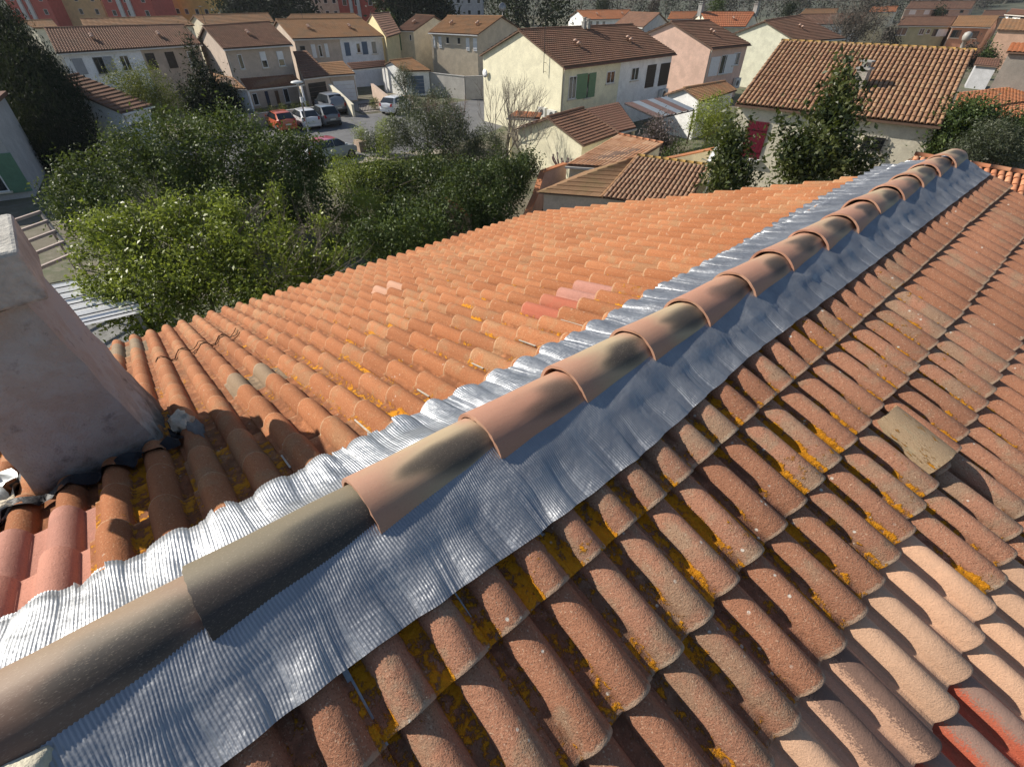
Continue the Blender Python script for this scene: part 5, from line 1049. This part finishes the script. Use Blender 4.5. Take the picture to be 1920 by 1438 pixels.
def grow(mb, p, d, ln, r, depth, rs, spread=.5, up=.25, tips=None):
    q = p+d*ln*.5+Vector((rs.gauss(0, .04), rs.gauss(0, .04), 0))*ln; e = p+d*ln
    mb.tube([p, q, e], [r, r*.85, r*.7], 4 if r < .03 else 5, 0, False)
    if depth == 0:
        if tips is not None: tips.append(e)
        return
    for k in range(rs.choice((2, 3, 3))):
        nd = (d+Vector((rs.gauss(0, spread), rs.gauss(0, spread), rs.gauss(0, spread*.7)+up))).normalized()
        grow(mb, p+d*ln*(.55+.45*rs.random()), nd, ln*(.62+.22*rs.random()), r*.62, depth-1, rs, spread, up, tips)
def bare(name, label, cat, base, h, r, depth, seed, m=M_TWIG, nst=1, spread=.45, up=.25, group=None):
    rs = random.Random(seed); root = empty(name, base, label, cat, group); b = Vector(base)
    for k in range(nst):
        mb = MB(); d = Vector((rs.gauss(0, .22), rs.gauss(0, .22), 1)).normalized()
        grow(mb, b+Vector((rs.gauss(0, .25), rs.gauss(0, .25), 0))*(nst > 1), d, h*.36, r, depth, rs, spread, up)
        obj('trunk' if nst == 1 else 'stem', mb, m, root, True)
    return root
lau = D['laurel']
plant('laurel', 'laurel_tree', 'big rounded dark glossy laurel tree in front of the car park', 'tree', 85000, .125, LF_LAUREL, .16, 3, base=(-25.4, 4.4, 0), lump=.34, nb=8)
plant('shrub', 'spring_shrub', 'loose light green shrub just beyond the left eave', 'shrub', 52000, .11, LF_SHRUB, .07, 5, base=(-15.8, 1.6, 0), lump=.5, shell=.15, trunk_m=M_TWIG)
rs_ = random.Random(8)
root = bpy.data.objects['spring_shrub']
for k in range(9):
    mb = MB(); l = D['shrub'][k]; b = Vector((-15.8+rs_.gauss(0, .4), 1.6+rs_.gauss(0, .5), 0))
    d = (Vector(l[:3])-b); grow(mb, b+d*.35, d.normalized(), d.length*.42, .022, 4, rs_, .35, .12); obj('branch', mb, M_TWIG, root)
hd = D['hedge']
plant('', 'hedge', 'tall mid green hedge below the red topped car', 'hedge', 30000, .1, LF_SHRUB, .1, 11, lobes=[hd[0], hd[1], hd[5], hd[9], hd[10]], up_bias=.5)
plant('', 'glossy_bush', 'dark glossy bush right of the light green shrub', 'bush', 30000, .13, LF_HEDGE, .1, 12, lobes=[hd[2], hd[6], hd[7], hd[1]])
plant('', 'dark_bush', 'dark evergreen bush beside the pink garden wall', 'bush', 28000, .12, LF_HEDGE, .1, 13, lobes=[hd[3], hd[4], hd[8], hd[11]])
plant('laurelfront', 'laurel_shrub', 'low laurel shrub close to the orange eave', 'shrub', 7000, .13, LF_LAUREL, .06, 14)
ob = D['olivebush']
plant('', 'olive_bush', 'grey green olive bush between the car park and the duplex', 'bush', 36000, .1, LF_OLIVE, .1, 15, lobes=[ob[0], ob[1], ob[4], ob[5], ob[6]])
plant('', 'clipped_hedge', 'dense grey green hedge beside the white parked car', 'hedge', 8000, .1, LF_OLIVE, .1, 16, lobes=ob[2:4])
tp = D['topiary']
plant('', 'clipped_shrub', 'bright green clipped rounded shrub at the car park edge', 'shrub', 6000, .06, LF_SHRUB, .05, 17, lobes=tp, lump=.1, shell=.7)
plant('cypress', 'cypress', 'tall broad dark cypress at the left edge', 'tree', 100000, .2, LF_CYPRESS, .2, 18, base=(-48.6, .3, 0), elong=3.2, lump=.14, shell=.7, droop=-1.6, nb=5)
plant('yellowtree', 'mimosa_tree', 'yellow green feathery tree in front of the white terraced house', 'tree', 17000, .13, LF_YELLOW, .12, 19, elong=3., lump=.4, nb=4)
mg = D['magnolia']
plant('', 'magnolia_tree', 'pointed leathery leaved tree in front of the cream house', 'tree', 11000, .21, LF_MAGN, .09, 20, lobes=mg[:-1], base=(-7.1, 24.2, 0), elong=2.2, shell=.2, lump=.4)
plant('magnolialeft', 'small_magnolia', 'smaller leathery leaved tree beside the red shutter', 'tree', 5000, .19, LF_MAGN, .06, 21, elong=2.4, shell=.2)
root = empty('sapling', (-5.4, 25.3, 0), 'sparse branches rising beside the barred window', 'shrub')
mb = MB(); rs_ = random.Random(5)
for k in range(7): d = Vector((.35+rs_.gauss(0, .25), rs_.gauss(0, .25), 1)).normalized(); grow(mb, Vector((-5.6, 25.2, 2.9)), d, .55, .03, 2, rs_, .3, .2)
mb.tube([(-5.4, 25.3, 0), (-5.6, 25.2, 2.95)], [.06, .04], 6)
obj('stem', mb, M_BARK, root); crown('crown', root, [mg[-1], (mg[-1][0], mg[-1][1], mg[-1][2]-.6, .5)], 420, .17, LF_MAGN, 22, shell=.1)
plant('privet', 'privet_bush', 'bright rounded privet bush left of the cream house', 'bush', 8000, .12, LF_SHRUB, .08, 23, lump=.15)
plant('hedgeright', 'laurel_hedge', 'dense green laurel hedge right of the cream house', 'hedge', 30000, .15, LF_HEDGE, .08, 24, lump=.2)
plant('olivewild', 'grey_bush', 'grey green wispy bush in front of the laurel hedge', 'bush', 14000, .1, LF_OLIVE, .06, 25, elong=4.)
plant('purple', 'purple_shrub', 'dull purple leaved shrub under the clear panel pergola', 'shrub', 4200, .13, LF_DRY, .06, 26, shell=.1)
plant('olivetree', 'olive_tree', 'small grey olive tree in front of the blue garage door', 'tree', 5500, .1, LF_OLIVE, .09, 27, elong=3.)
# conifer with upright spires
BX, BY = -54.2, 11.9
root = empty('spiky_conifer', (BX, BY, 0), 'dark spiky conifer with upright spires by the beige terraced house', 'tree')
rs_ = random.Random(31); lob = []; mb = MB()
for k in range(15):
    a = rs_.random()*6.28; rr = 2.3*rs_.random()**.6; h = (7.1 if k == 0 else 2.4+2.6*rs_.random()*(1-rr/3.2)); x0, y0 = BX+rr*.45*math.cos(a), BY+rr*.45*math.sin(a)
    if k == 0: rr = 0; x0, y0 = BX, BY
    x1, y1 = x0+rr*.55*math.cos(a), y0+rr*.55*math.sin(a)
    mb.tube([(x0, y0, .1), (x1, y1, h)], [.06, .015], 5)
    for q in range(9): t = q/8; lob.append((x0+(x1-x0)*t, y0+(y1-y0)*t, .4+(h-.4)*t, .13+.75*(1-t)**.8))
crown('crown', root, lob, 60000, .27, LF_CYPRESS, 32, elong=3.5, shell=.1, up_bias=.1); obj('trunk', mb, M_BARK, root)
# bare shrubs
bare('bare_shrub', 'tall bare grey twiggy shrub against the roughcast gable', 'shrub', (-27.2, 23.2, 0), 5.6, .05, 5, 41, nst=4, spread=.33, up=.3)
bare('bare_bush', 'low bare reddish twiggy bush in front of the clipped hedge', 'bush', (-30.5, 21.5, 0), 4.2, .04, 5, 43, mat('red_twig', (.2, .13, .1), .9, .2, 6), nst=4, spread=.4, up=.25)
bare('thin_bare_shrub', 'thin bare shrub at the corner of the cream outbuilding', 'shrub', (-23.5, 21.8, 0), 4.6, .04, 4, 47, nst=3, spread=.35, up=.3)
root = empty('pollarded_tree', (-19.9, 21.8, 0), 'small pollarded tree with knuckled purple branches by the outbuilding', 'tree')
mb = MB(); rs_ = random.Random(3); mb.tube([(-19.9, 21.8, 0), (-19.9, 21.8, 1.5)], [.1, .08], 7)
for k in range(11):
    a = k*.57; d = Vector((math.cos(a)*.8, math.sin(a)*.8, .55+.5*rs_.random())); p = Vector((-19.9, 21.8, 1.45)); e = p+d*(.55+.3*rs_.random())
    mb.tube([p, (p+e)/2+Vector((0, 0, -.06)), e, e+Vector((0, 0, .12))], [.05, .04, .035, .06], 5)
obj('trunk', mb, mat('purple_bark', (.16, .11, .11), .9, .2, 8), root)
# far trees
def big_tree(name, label, lobes, n, size, m, seed, h0=0., **kw): return plant('', name, label, 'tree', n, size, m, .25, seed, lobes=lobes, **kw)
for k, l in enumerate(D['pine1'][:3]): big_tree('pine_tree', ('dark pine left of the tallest far pine', 'tall dark pine above the brown terrace roofs', 'dark spreading pine nearest the tan block')[k], [l, (l[0]+1.5, l[1]+1, l[2]-2.5, l[3]*.7), (l[0]-1, l[1]-1.5, l[2]+3.5, l[3]*.7)], 4200, .75, LF_PINE, 60+k)
for k, l in enumerate(D['pine2'][:3]): big_tree('dark_tree', ('dark evergreen beside the far red block', 'broad dark evergreen above the tan house roof', 'small dark evergreen below the far white building')[k], [l, (l[0]+1.5, l[1]+1, l[2]-2.5, l[3]*.8), (l[0]-1, l[1]-1.5, l[2]+3, l[3]*.7)], 4200, .7, LF_PINE, 70+k)
l = D['darktree']
bare('bare_tree', 'dark bare branched tree left of the duplex ridge', 'tree', (l[1][0], l[1][1], 0), 13, .35, 6, 81, mat('dark_bark', (.05, .045, .04), .9, .2, 4), spread=.5, up=.12)
big_tree('ivy_tree', 'dark ivy clad tree behind the white shuttered house', [l[0], l[2]], 2600, .6, LF_PINE, 82)
bt = D['baretree']
root = empty('fine_bare_tree', (bt[0][0], bt[0][1], 0), 'rounded grey brown bare tree above the mossy ridge', 'tree')
mb = MB(); rs_ = random.Random(12)
for k in range(4): grow(mb, Vector((bt[0][0]+rs_.gauss(0, .4), bt[0][1]+rs_.gauss(0, .4), 0)), Vector((rs_.gauss(0, .3), rs_.gauss(0, .3), 1)).normalized(), 3.2, .14, 5, rs_, .42, .2)
obj('trunk', mb, M_TWIG, root); crown('twigs', root, bt, 5200, .55, LF_GREYWOOD, 83, elong=9., shell=.1)
FILL = ['dark bush between the mossy roof and the grey wall', 'grey bush left of the ochre house', 'dark tree between the ochre house and the farthest house', 'small bush beside the far pink wall', 'grey tree right of the rounded bare tree', 'dark round tree above the long rust roof', 'grey tree beside the rust roof chimney', 'dark tree above the grey gable', 'grey green tree above the far orange roof', 'green tree beside the yellow gable', 'dark hedge beyond the roof turbine']
for k, (p, lb_) in enumerate(zip(D['fills'], FILL)):
    plant('', 'distant_tree', lb_, 'tree', 2600, .16+.1*p[3], (LF_HEDGE, LF_GREYWOOD, LF_PINE)[k % 3], .12, 200+k, lobes=[tuple(p), (p[0]+1, p[1]+.8, p[2]*.6, p[3]*.8)])
# wood that closes the view
wp = D['wood']; lob = []; rs_ = random.Random(9)
for i in range(len(wp)-1):
    a, b_ = wp[i], wp[i+1]; ln = math.hypot(b_[0]-a[0], b_[1]-a[1]); n = int(ln/5)
    for k in range(n):
        t = k/n; r = 3.2+1.6*rs_.random(); d_ = rs_.random()*26
        x, y = a[0]+(b_[0]-a[0])*t, a[1]+(b_[1]-a[1])*t; q = math.hypot(x, y); x += x/q*d_; y += y/q*d_
        for hh in (2.5, 6.5, 10.5): lob.append((x+rs_.gauss(0, 1), y+rs_.gauss(0, 1), hh+rs_.random()*2, r))
V, rv = leaf_arrays(lob, 60000, 1.15, 90, elong=5., shell=.1, up_bias=.1)
mbw = MB(); rs_ = random.Random(77)
for l in lob[::6]:
    grow(mbw, Vector((l[0]+rs_.gauss(0, 2), l[1]+rs_.gauss(0, 2), 0)), Vector((rs_.gauss(0, .1), rs_.gauss(0, .1), 1)).normalized(), 4.5, .22, 2, rs_, .3, .4)
tag(obj('far_trunks', mbw, mat('pale_trunk', (.22, .2, .17), .9, .2, 2)), kind='stuff')
tag(np_mesh('far_wood', V, np.arange(len(V)).reshape(-1, 4), LF_GREYWOOD, None, {'rnd': rv}), kind='stuff')
V, rv = leaf_arrays([l for i, l in enumerate(lob) if i % 7 < 2], 16000, .9, 91, elong=3., shell=.2)
tag(np_mesh('far_evergreens', V, np.arange(len(V)).reshape(-1, 4), LF_PINE, None, {'rnd': rv}), kind='stuff')

# ------------------------------------------------------------------ apartment blocks
AC = dict(red=(.42, .09, .07), yellow=(.55, .4, .2), ochre=(.5, .33, .16), ochre2=(.6, .38, .12), white=(.66, .66, .64), grey=(.35, .35, .37), tan=(.45, .36, .28))
AL = ['red apartment block at the far left corner', 'yellow apartment block between two red blocks', 'red apartment block with pale stair tower right of the yellow one', 'low ochre block behind the white terraced house', 'bright ochre block beside the dark pines', 'red apartment block behind the blue shuttered house', 'far white building among dark trees', 'far grey building right of the white one', 'tall tan block behind the brown terrace roofs']
for (a, b_, h, c), lb in zip(D['apt'], AL):
    A, B = Vector((a[0], a[1], 0)), Vector((b_[0], b_[1], 0)); e = (B-A).normalized(); n = Vector((-e.y, e.x, 0))
    if n.dot(A) > 0: n = -n
    W = Wall(A, e, n); ln = (B-A).length; r = empty('apartment_block', tuple((A+B)/2-n*5), lb, 'apartment block'); m = wallm('apt_'+c, AC[c], False)
    mb = MB(); W.box(mb, 0, ln, 0, h, -10, 0); obj('wall', mb, m, r); mb = MB(); W.box(mb, -.2, ln+.2, h, h+.3, -10.2, .2); obj('roof', mb, M_CON, r)
    if c == 'red':
        mb = MB(); W.box(mb, ln*.3, ln*.38, 0, h, 0, .5); W.box(mb, ln*.5, ln*.58, 0, h, 0, .5); obj('stair_tower', mb, mat('pale_concrete', (.5, .48, .48), .8, .1, 2), r)
    nf = int(h/2.8)
    for f in range(nf):
        for s in ((.12, .42, .8) if c == 'red' else (.15, .5, .82)):
            if c == 'red' and s == .42: s = .44
            window(W, r, ln*s, ln*s+1.0, 2.8*f+1.0, 2.8*f+2.2, 'white', 0, False, 0, False)

# ------------------------------------------------------------------ cars
TYRE = mat('tyre', (.02, .02, .02), .85, .1, 9); RIM = mat('alloy_rim', (.45, .45, .46), .35, .05, 5, metal=.8)
TAIL = mat('tail_light', (.3, .01, .01), .25, .1, 5); HEAD = mat('head_light', (.6, .6, .6), .15, .05, 5); TRIM = mat('black_trim', (.025, .025, .025), .6, .1, 5); PLATE = mat('plate', (.6, .6, .55), .5, .05, 5)
def car(loc, yaw, label, body_c, roof_c=None, ln=3.9, wd=1.7, ht=1.48, kind='hatch'):
    root = empty('parked_car', (loc[0], loc[1], 0), label, 'car', 'cars parked in the estate')
    ca_, sa_ = math.cos(yaw), math.sin(yaw)
    def T(p): return (loc[0]+p[0]*ca_-p[1]*sa_, loc[1]+p[0]*sa_+p[1]*ca_, p[2])
    paintm = mat('car_'+label.split()[0]+label.split()[1], body_c, .28, .04, 4, spec=.5, coat=.6)
    h = ln/2; hw = wd/2; r0 = -h; van = kind == 'van'
    S = [(-h, .55, .9, .9, .62, .5), (-h+.06, .3, 1.02, 1.02, .8, .7), (-h+.22, .22, 1.0, 1.06 if not van else 1.3, .97, .72), (-h+.75, .2, .98, ht-.03, 1, .7), (-h+1.3, .2, .96, ht, 1, .72), (.35, .2, .94, ht-.01, 1, .71), (h-1.35, .2, .92, 1.3 if not van else ht-.1, 1, .68), (h-.9, .2, .92, .98, 1, .66), (h-.35, .24, .84, .86, .95, .62), (h-.06, .3, .68, .7, .8, .55), (h, .45, .58, .58, .62, .5)]
    V, k = [], 11
    for x, z0, zb, zr, fw_, tw in S:
        w_ = hw*fw_; t_ = hw*tw if zr > zb+.03 else w_*.9
        half = [(w_*.86, z0), (w_, z0+.16), (w_*1.0, (z0+zb)/2), (w_*.965, zb), (t_, zr-.035)]
        row = [(-a, b_) for a, b_ in half]+[(0, zr+.015)]+[(a, b_) for a, b_ in reversed(half)]
        V += [T((x, a, b_)) for a, b_ in row]
    mb = MB(); mb.v = V
    for i in range(len(S)-1):
        for j in range(k-1):
            mb.f.append((i*k+j, i*k+j+1, (i+1)*k+j+1, (i+1)*k+j)); mb.mi.append(1 if roof_c and j in (4, 5) and 2 <= i <= 6 else 0)
        mb.f.append((i*k+k-1, i*k, (i+1)*k, (i+1)*k+k-1)); mb.mi.append(0)
    mb.f.append(tuple(reversed(range(k)))); mb.mi.append(0); mb.f.append(tuple((len(S)-1)*k+j for j in range(k))); mb.mi.append(0)
    mats = [paintm]+([mat('car_roof_'+label.split()[0], roof_c, .3, .04, 4, spec=.5, coat=.6)] if roof_c else [])
    b = obj('body', mb, mats, root, True)
    try: b.data.set_sharp_from_angle(angle=rad(38))
    except Exception: pass
    def panel(name, pts, m, par=root, th=.012):
        P = [Vector(T(p)) for p in pts]; n_ = (P[1]-P[0]).cross(P[2]-P[0]).normalized(); mb = MB()
        c = Vector(T((0, 0, .8)))
        if n_.dot(P[0]-c) < 0: n_ = -n_
        q = [p-n_*.02 for p in P]+[p+n_*th for p in P]; n = len(P)
        mb.add(q, [tuple(range(n)), tuple(n+i for i in range(n))]+[(i, (i+1) % n, n+(i+1) % n, n+i) for i in range(n)]); return obj(name, mb, m, par)
    zr = ht-.09
    panel('rear_window', [(-h+.2, -hw*.8, 1.05), (-h+.2, hw*.8, 1.05), (-h+.7, hw*.68, zr+.02), (-h+.7, -hw*.68, zr+.02)], GLASS, th=.035)
    panel('windscreen', [(h-.93, -hw*.82, 1.0), (h-.93, hw*.82, 1.0), (h-1.4, hw*.66, zr-.08), (h-1.4, -hw*.66, zr-.08)], GLASS, th=.03)
    for s in (-1, 1):
        panel('side_window', [(-h+.55, s*hw*.965, 1.01), (-.05, s*hw*.965, .99), (-.05, s*hw*.745, zr), (-h+.95, s*hw*.745, zr)], GLASS, th=.03)
        panel('side_window', [(.02, s*hw*.965, .99), (h-1.08, s*hw*.965, .97), (h-1.5, s*hw*.72, zr-.03), (.02, s*hw*.745, zr)], GLASS, th=.03)
        panel('tail_light', [(-h+.02, s*hw*.58, .78), (-h+.02, s*hw*.8, .78), (-h+.1, s*hw*.84, 1.02), (-h+.1, s*hw*.66, 1.02)], TAIL, th=.05)
        panel('head_light', [(h-.03, s*hw*.5, .55), (h-.1, s*hw*.8, .56), (h-.22, s*hw*.86, .74), (h-.12, s*hw*.55, .72)], HEAD, th=.05)
        mb = MB(); mb.hexa([T(p) for p in ((h-1.12, s*hw*1.0, .98), (h-1.0, s*hw*1.0, .98), (h-1.0, s*hw*1.14, .98), (h-1.12, s*hw*1.14, .98), (h-1.12, s*hw*1.0, 1.09), (h-1.0, s*hw*1.0, 1.09), (h-1.0, s*hw*1.14, 1.09), (h-1.12, s*hw*1.14, 1.09))]); obj('wing_mirror', mb, paintm, root)
        for x in (-h+.72, h-.75):
            ax = Vector((-sa_, ca_, 0))*s; c = Vector(T((x, s*hw*.84, .3)))
            o = obj('wheel', MB().lathe(c, [(.19, 0), (.29, 0), (.305, .04), (.305, .15), (.29, .18), (.2, .17)], 18, 0, ax), TYRE, root, True)
            obj('rim', MB().lathe(c, [(.02, .165), (.1, .175), (.2, .172), (.2, .12)], 14, 0, ax), RIM, o)
    panel('bumper', [(-h-.03, -hw*.78, .34), (-h-.03, hw*.78, .34), (-h-.03, hw*.78, .52), (-h-.03, -hw*.78, .52)], TRIM if body_c[0] < .3 else paintm, th=.05)
    panel('number_plate', [(-h-.0, -.24, .62), (-h-.0, .24, .62), (-h-.0, .24, .72), (-h-.0, -.24, .72)], PLATE, th=.05)
    return root
cs = D['cars']
def parked(i, dx, yaw, *a, **k): c = cs[i]; car((c[0]-dx*math.cos(yaw)*-1, c[1]+dx*math.sin(yaw)), yaw, *a, **k)
parked(0, 1.95, rad(176), 'white hatchback parked nose in beside the grey one', (.62, .63, .65))
parked(1, 2.0, rad(176), 'grey hatchback parked between white car and driveway wall', (.16, .17, .18), ht=1.6)
parked(2, 1.95, rad(178), 'orange red hatchback half hidden by the laurel tree', (.5, .1, .04))
car((-52.6, 22.2), rad(180), 'silver van parked in the driveway by the garage', (.2, .21, .23), ln=4.3, wd=1.78, ht=1.75, kind='van')
car((-48.6, 27.4), rad(118), 'small white car parked by the clipped hedge', (.66, .67, .69))
car((-36.1, 14.6), rad(100), 'pale car with red roof behind the hedge', (.5, .52, .53), (.42, .03, .05), ht=1.5)

# ------------------------------------------------------------------ street furniture, walls, small things
x, y = D['lamp'][0][:2]; root = empty('street_lamp', (x, y, 0), 'grey street lamp with flat disc head over the car park', 'street lamp')
obj('pole', MB().tube([(x, y, 0), (x, y, 1.1), (x, y, 4.1)], [.08, .06, .05], 10), M_GREY, root, True)
o = obj('lamp_head', MB().lathe((x, y, 4.1), [(.07, -.12), (.1, 0), (.42, .05), (.46, .1), (.4, .16), (.1, .22)], 20), mat('lamp_head', (.6, .6, .58), .4, .05, 4), root, True)
obj('sign_box', MB().box(x+.05, x+.2, y-.09, y+.09, 2.9, 3.25), paint('white'), root)
def low_wall(name, label, pts, hs_, th, m, cap_m=None, cat='wall'):
    c = pts[0]; root = empty(name, (c[0], c[1], 0), label, cat)
    mb, cp_ = MB(), MB()
    for (a, b_), (h0, h1) in zip(zip(pts[:-1], pts[1:]), zip(hs_[:-1], hs_[1:])):
        A, B = Vector((a[0], a[1], 0)), Vector((b_[0], b_[1], 0)); e = (B-A).normalized(); n = Vector((-e.y, e.x, 0))*th/2; up_ = Vector((0, 0, 1))
        mb.hexa([A-n, B-n, B+n, A+n, A-n+up_*h0, B-n+up_*h1, B+n+up_*h1, A+n+up_*h0])
        n2 = n*1.35; k0, k1 = up_*(h0+.002), up_*(h1+.002); t = up_*.06
        cp_.hexa([A-n2+k0, B-n2+k1, B+n2+k1, A+n2+k0, A-n2+k0+t, B-n2+k1+t, B+n2+k1+t, A+n2+k0+t])
    obj('masonry', mb, m, root); obj('coping', cp_, cap_m or m, root); return root
low_wall('driveway_wall', 'sand coloured wall sloping down beside the silver van', [(-55.8, 23.9), (-52.4, 23.3), (-49.0, 22.9)], [1.9, 1.6, 1.0], .22, W_SAND)
low_wall('gate_wall', 'pinkish wall end between gravel yard and white car', [(-54.2, 27.9), (-49.2, 26.9), (-48.9, 29.6)], [1.8, 1.3, 1.2], .22, wallm('gate_pink', (.5, .38, .3), False))
low_wall('front_garden_wall', 'low dark garden wall in front of the beige porch', [(-50.4, 12.6), (-50.2, 16.5), (-50.1, 20.3)], [1.0, 1.0, 1.0], .2, W_BEIGE, M_CON)
low_wall('yard_wall', 'grey concrete yard wall left of the roughcast gable', [(-56.5, 35.6), (-50.1, 37.2), (-48.2, 41.5)], [2.2, 2.2, 2.2], .25, wallm('yard', (.42, .4, .37), False), M_CON)
low_wall('pink_garden_wall', 'stained pink garden wall with tile coping beside the dark bush', [(-15.9, 15.4), (-17.4, 17.4), (-18.9, 19.3), (-19.2, 21.4)], [1.3, 1.5, 2.0, 2.0], .22, wallm('pink_stained', (.46, .31, .25), False), R_ORANGE)
low_wall('cream_garden_wall', 'cream garden wall with tile coping left of the satellite dish', [(-16.4, 24.6), (-15.6, 31.5)], [2.0, 2.0], .22, W_SAND, R_ORANGE)
low_wall('old_pink_wall', 'short broken pink wall among the dark bushes', [(-18.4, 12.6), (-17.3, 13.2)], [2.1, 1.4], .2, wallm('pink_old', (.4, .3, .24), False), R_ORANGE)
# gate
root = empty('metal_gate', (-50.4, 25.2, 0), 'low black gate of the gravel yard', 'gate')
mb = MB(); mb.tube([(-50.5, 24.2, .15), (-50.3, 26.5, .15)], .03, 5); mb.tube([(-50.5, 24.2, .75), (-50.3, 26.5, .75)], .03, 5); obj('rail', mb, M_METAL, root)
mb = MB()
for k in range(15): yy = 24.25+k*.16; mb.tube([(-50.5+.2*k/14, yy, .05), (-50.5+.2*k/14, yy, .8)], .025, 4)
obj('bars', mb, M_METAL, root)
# planter with a shrub at the pavement
root = empty('stone_planter', (-36.9, 17.5, 0), 'square stone planter at the corner of the car park', 'planter')
obj('pot', MB().box(-37.35, -36.45, 17.1, 17.9, 0, .75), mat('planter_stone', (.4, .3, .22), .9, .15, 3, .3, 20), root)
plant('', 'planter_shrub', 'spiky green shrub growing in the stone planter', 'shrub', 1500, .12, LF_SHRUB, .04, 51, lobes=[(-36.9, 17.5, 1.15, .55), (-37.3, 17.7, .95, .4)], base=(-36.9, 17.5, .7), elong=5.)
plant('', 'yellow_shrub', 'small bright yellow clipped shrub in the gravel yard', 'shrub', 1800, .07, LF_YELLOW, .03, 52, lobes=[(-51.2, 26.3, .6, .5)], lump=.1)
plant('', 'porch_shrub', 'low yellow green hedge along the garden wall of the beige porch', 'hedge', 3200, .09, LF_YELLOW, .04, 53, lobes=[(-51.0, 14+k*1.0, .9, .5) for k in range(6)], base=(-51, 16.5, 0))
plant('', 'grey_leaf_shrub', 'pale leaved shrub left of the clipped rounded shrub', 'shrub', 4200, .11, LF_OLIVE, .05, 54, lobes=[(-34.8, 17.6, .9, .8), (-34.2, 18.4, 1.0, .7)])
plant('', 'garden_creeper', 'dark evergreen shrub beside the cream garden wall', 'shrub', 5000, .12, LF_HEDGE, .05, 55, lobes=[(-17.6, 30.5, 1.2, 1.1), (-17.2, 28.2, .9, .9), (-16.6, 33, 1.3, 1.0)])
plant('', 'roof_edge_shrub', 'dark shrub under the left end of the orange eave', 'shrub', 7000, .11, LF_HEDGE, .05, 56, lobes=[(-12.8, .6, 1.4, 1.1), (-13.6, 2.2, 1.5, 1.1), (-12.4, 3.4, 1.2, 1.0)])
# satellite dish on a post
dx, dy, dz = D['dish'][0]; root = empty('satellite_dish', (dx, dy, 0), 'pale satellite dish on a post left of the leathery leaved tree', 'satellite dish')
obj('post', MB().tube([(dx, dy, 0), (dx, dy, dz)], .04, 6), M_GREY, root)
obj('dish', MB().lathe((dx, dy, dz), [(.04, -.05), (.3, .03), (.5, .14), (.52, .16), (.3, .06), (.03, 0)], 20, 0, (-.75, -.55, .35)), mat('dish_grey', (.55, .55, .55), .4, .05, 4), root, True)
obj('arm', MB().tube([(dx, dy, dz-.3), (dx-.5, dy-.35, dz-.1)], .02, 4), M_GREY, root)
# open frame and clear roof in the neighbouring garden
root = empty('pergola', (-23.2, -2.3, 0), 'bare pinkish pergola frame below the chimney', 'pergola')
A, B = Vector((-26.6, -1.7, 2.5)), Vector((-20.2, -1.1, 2.5)); m_fr = mat('frame_paint', (.4, .31, .27), .7, .12, 4)
obj('edge_beam', MB().tube([A, B], .06, 5), M_METAL, root)
for k in range(5): p = A+(B-A)*(.06+.22*k); obj('rafter', MB().obox(p, (.55, -.84, 0), (.84, .55, 0), (0, 0, 1), 0, 3.2, -.05, .05, .03, .13), m_fr, root)
for p in (A, B, A+Vector((1.7, -2.6, 0)), B+Vector((1.7, -2.6, 0))): obj('post', MB().tube([(p.x, p.y, 0), p], .05, 5), m_fr, root)
q = A+Vector((1.5, -2.3, 0)); obj('back_beam', MB().obox(q, (B-A).normalized(), (0, 1, 0), (0, 0, 1), 0, 6.4, -.05, .05, -.08, .02), m_fr, root)
root = empty('clear_roof', (-17.4, -1.2, 0), 'sunlit white corrugated lean-to roof glimpsed through the shrub', 'lean-to')
mb = MB(); nn_ = 40
for i in range(nn_+1):
    t = i/nn_; z = 2.2+.03*math.sin(i*1.57); x = -19.2+3.5*t; mb.v += [(x, -2.6, z+.1), (x, -.15, z-.05)]
for i in range(nn_): mb.f.append((2*i, 2*i+2, 2*i+3, 2*i+1)); mb.mi.append(0)
obj('sheet', mb, mat('white_polycarbonate', (.8, .8, .8), .25, .06, 2, spec=.6), root)
for p in ((-19, -2.5), (-15.9, -2.5), (-19, -.3), (-15.9, -.3)): obj('post', MB().box(p[0]-.05, p[0]+.05, p[1]-.05, p[1]+.05, 0, 2.1), M_GREY, root)
mb = MB()
for k in range(8): mb.tube([(-19.15+.48*k, -2.65, 2.36), (-19.15+.48*k, -.12, 2.2)], .018, 4)
obj('batten', mb, M_METAL, root)

# ------------------------------------------------------------------ air
hm = bpy.data.materials.new('haze_air'); hm.use_nodes = True; nt = hm.node_tree
for n in list(nt.nodes):
    if n.type == 'BSDF_PRINCIPLED': nt.nodes.remove(n)
pv = nt.nodes.new('ShaderNodeVolumePrincipled'); pv.inputs['Color'].default_value = (.86, .9, .95, 1); pv.inputs['Density'].default_value = .00014; pv.inputs['Anisotropy'].default_value = .2
nt.links.new(pv.outputs[0], nt.nodes['Material Output'].inputs['Volume'])
hz = obj('haze', MB().box(-1700, 1700, -1700, 1700, -1.2, 75), hm); tag(hz, kind='stuff')
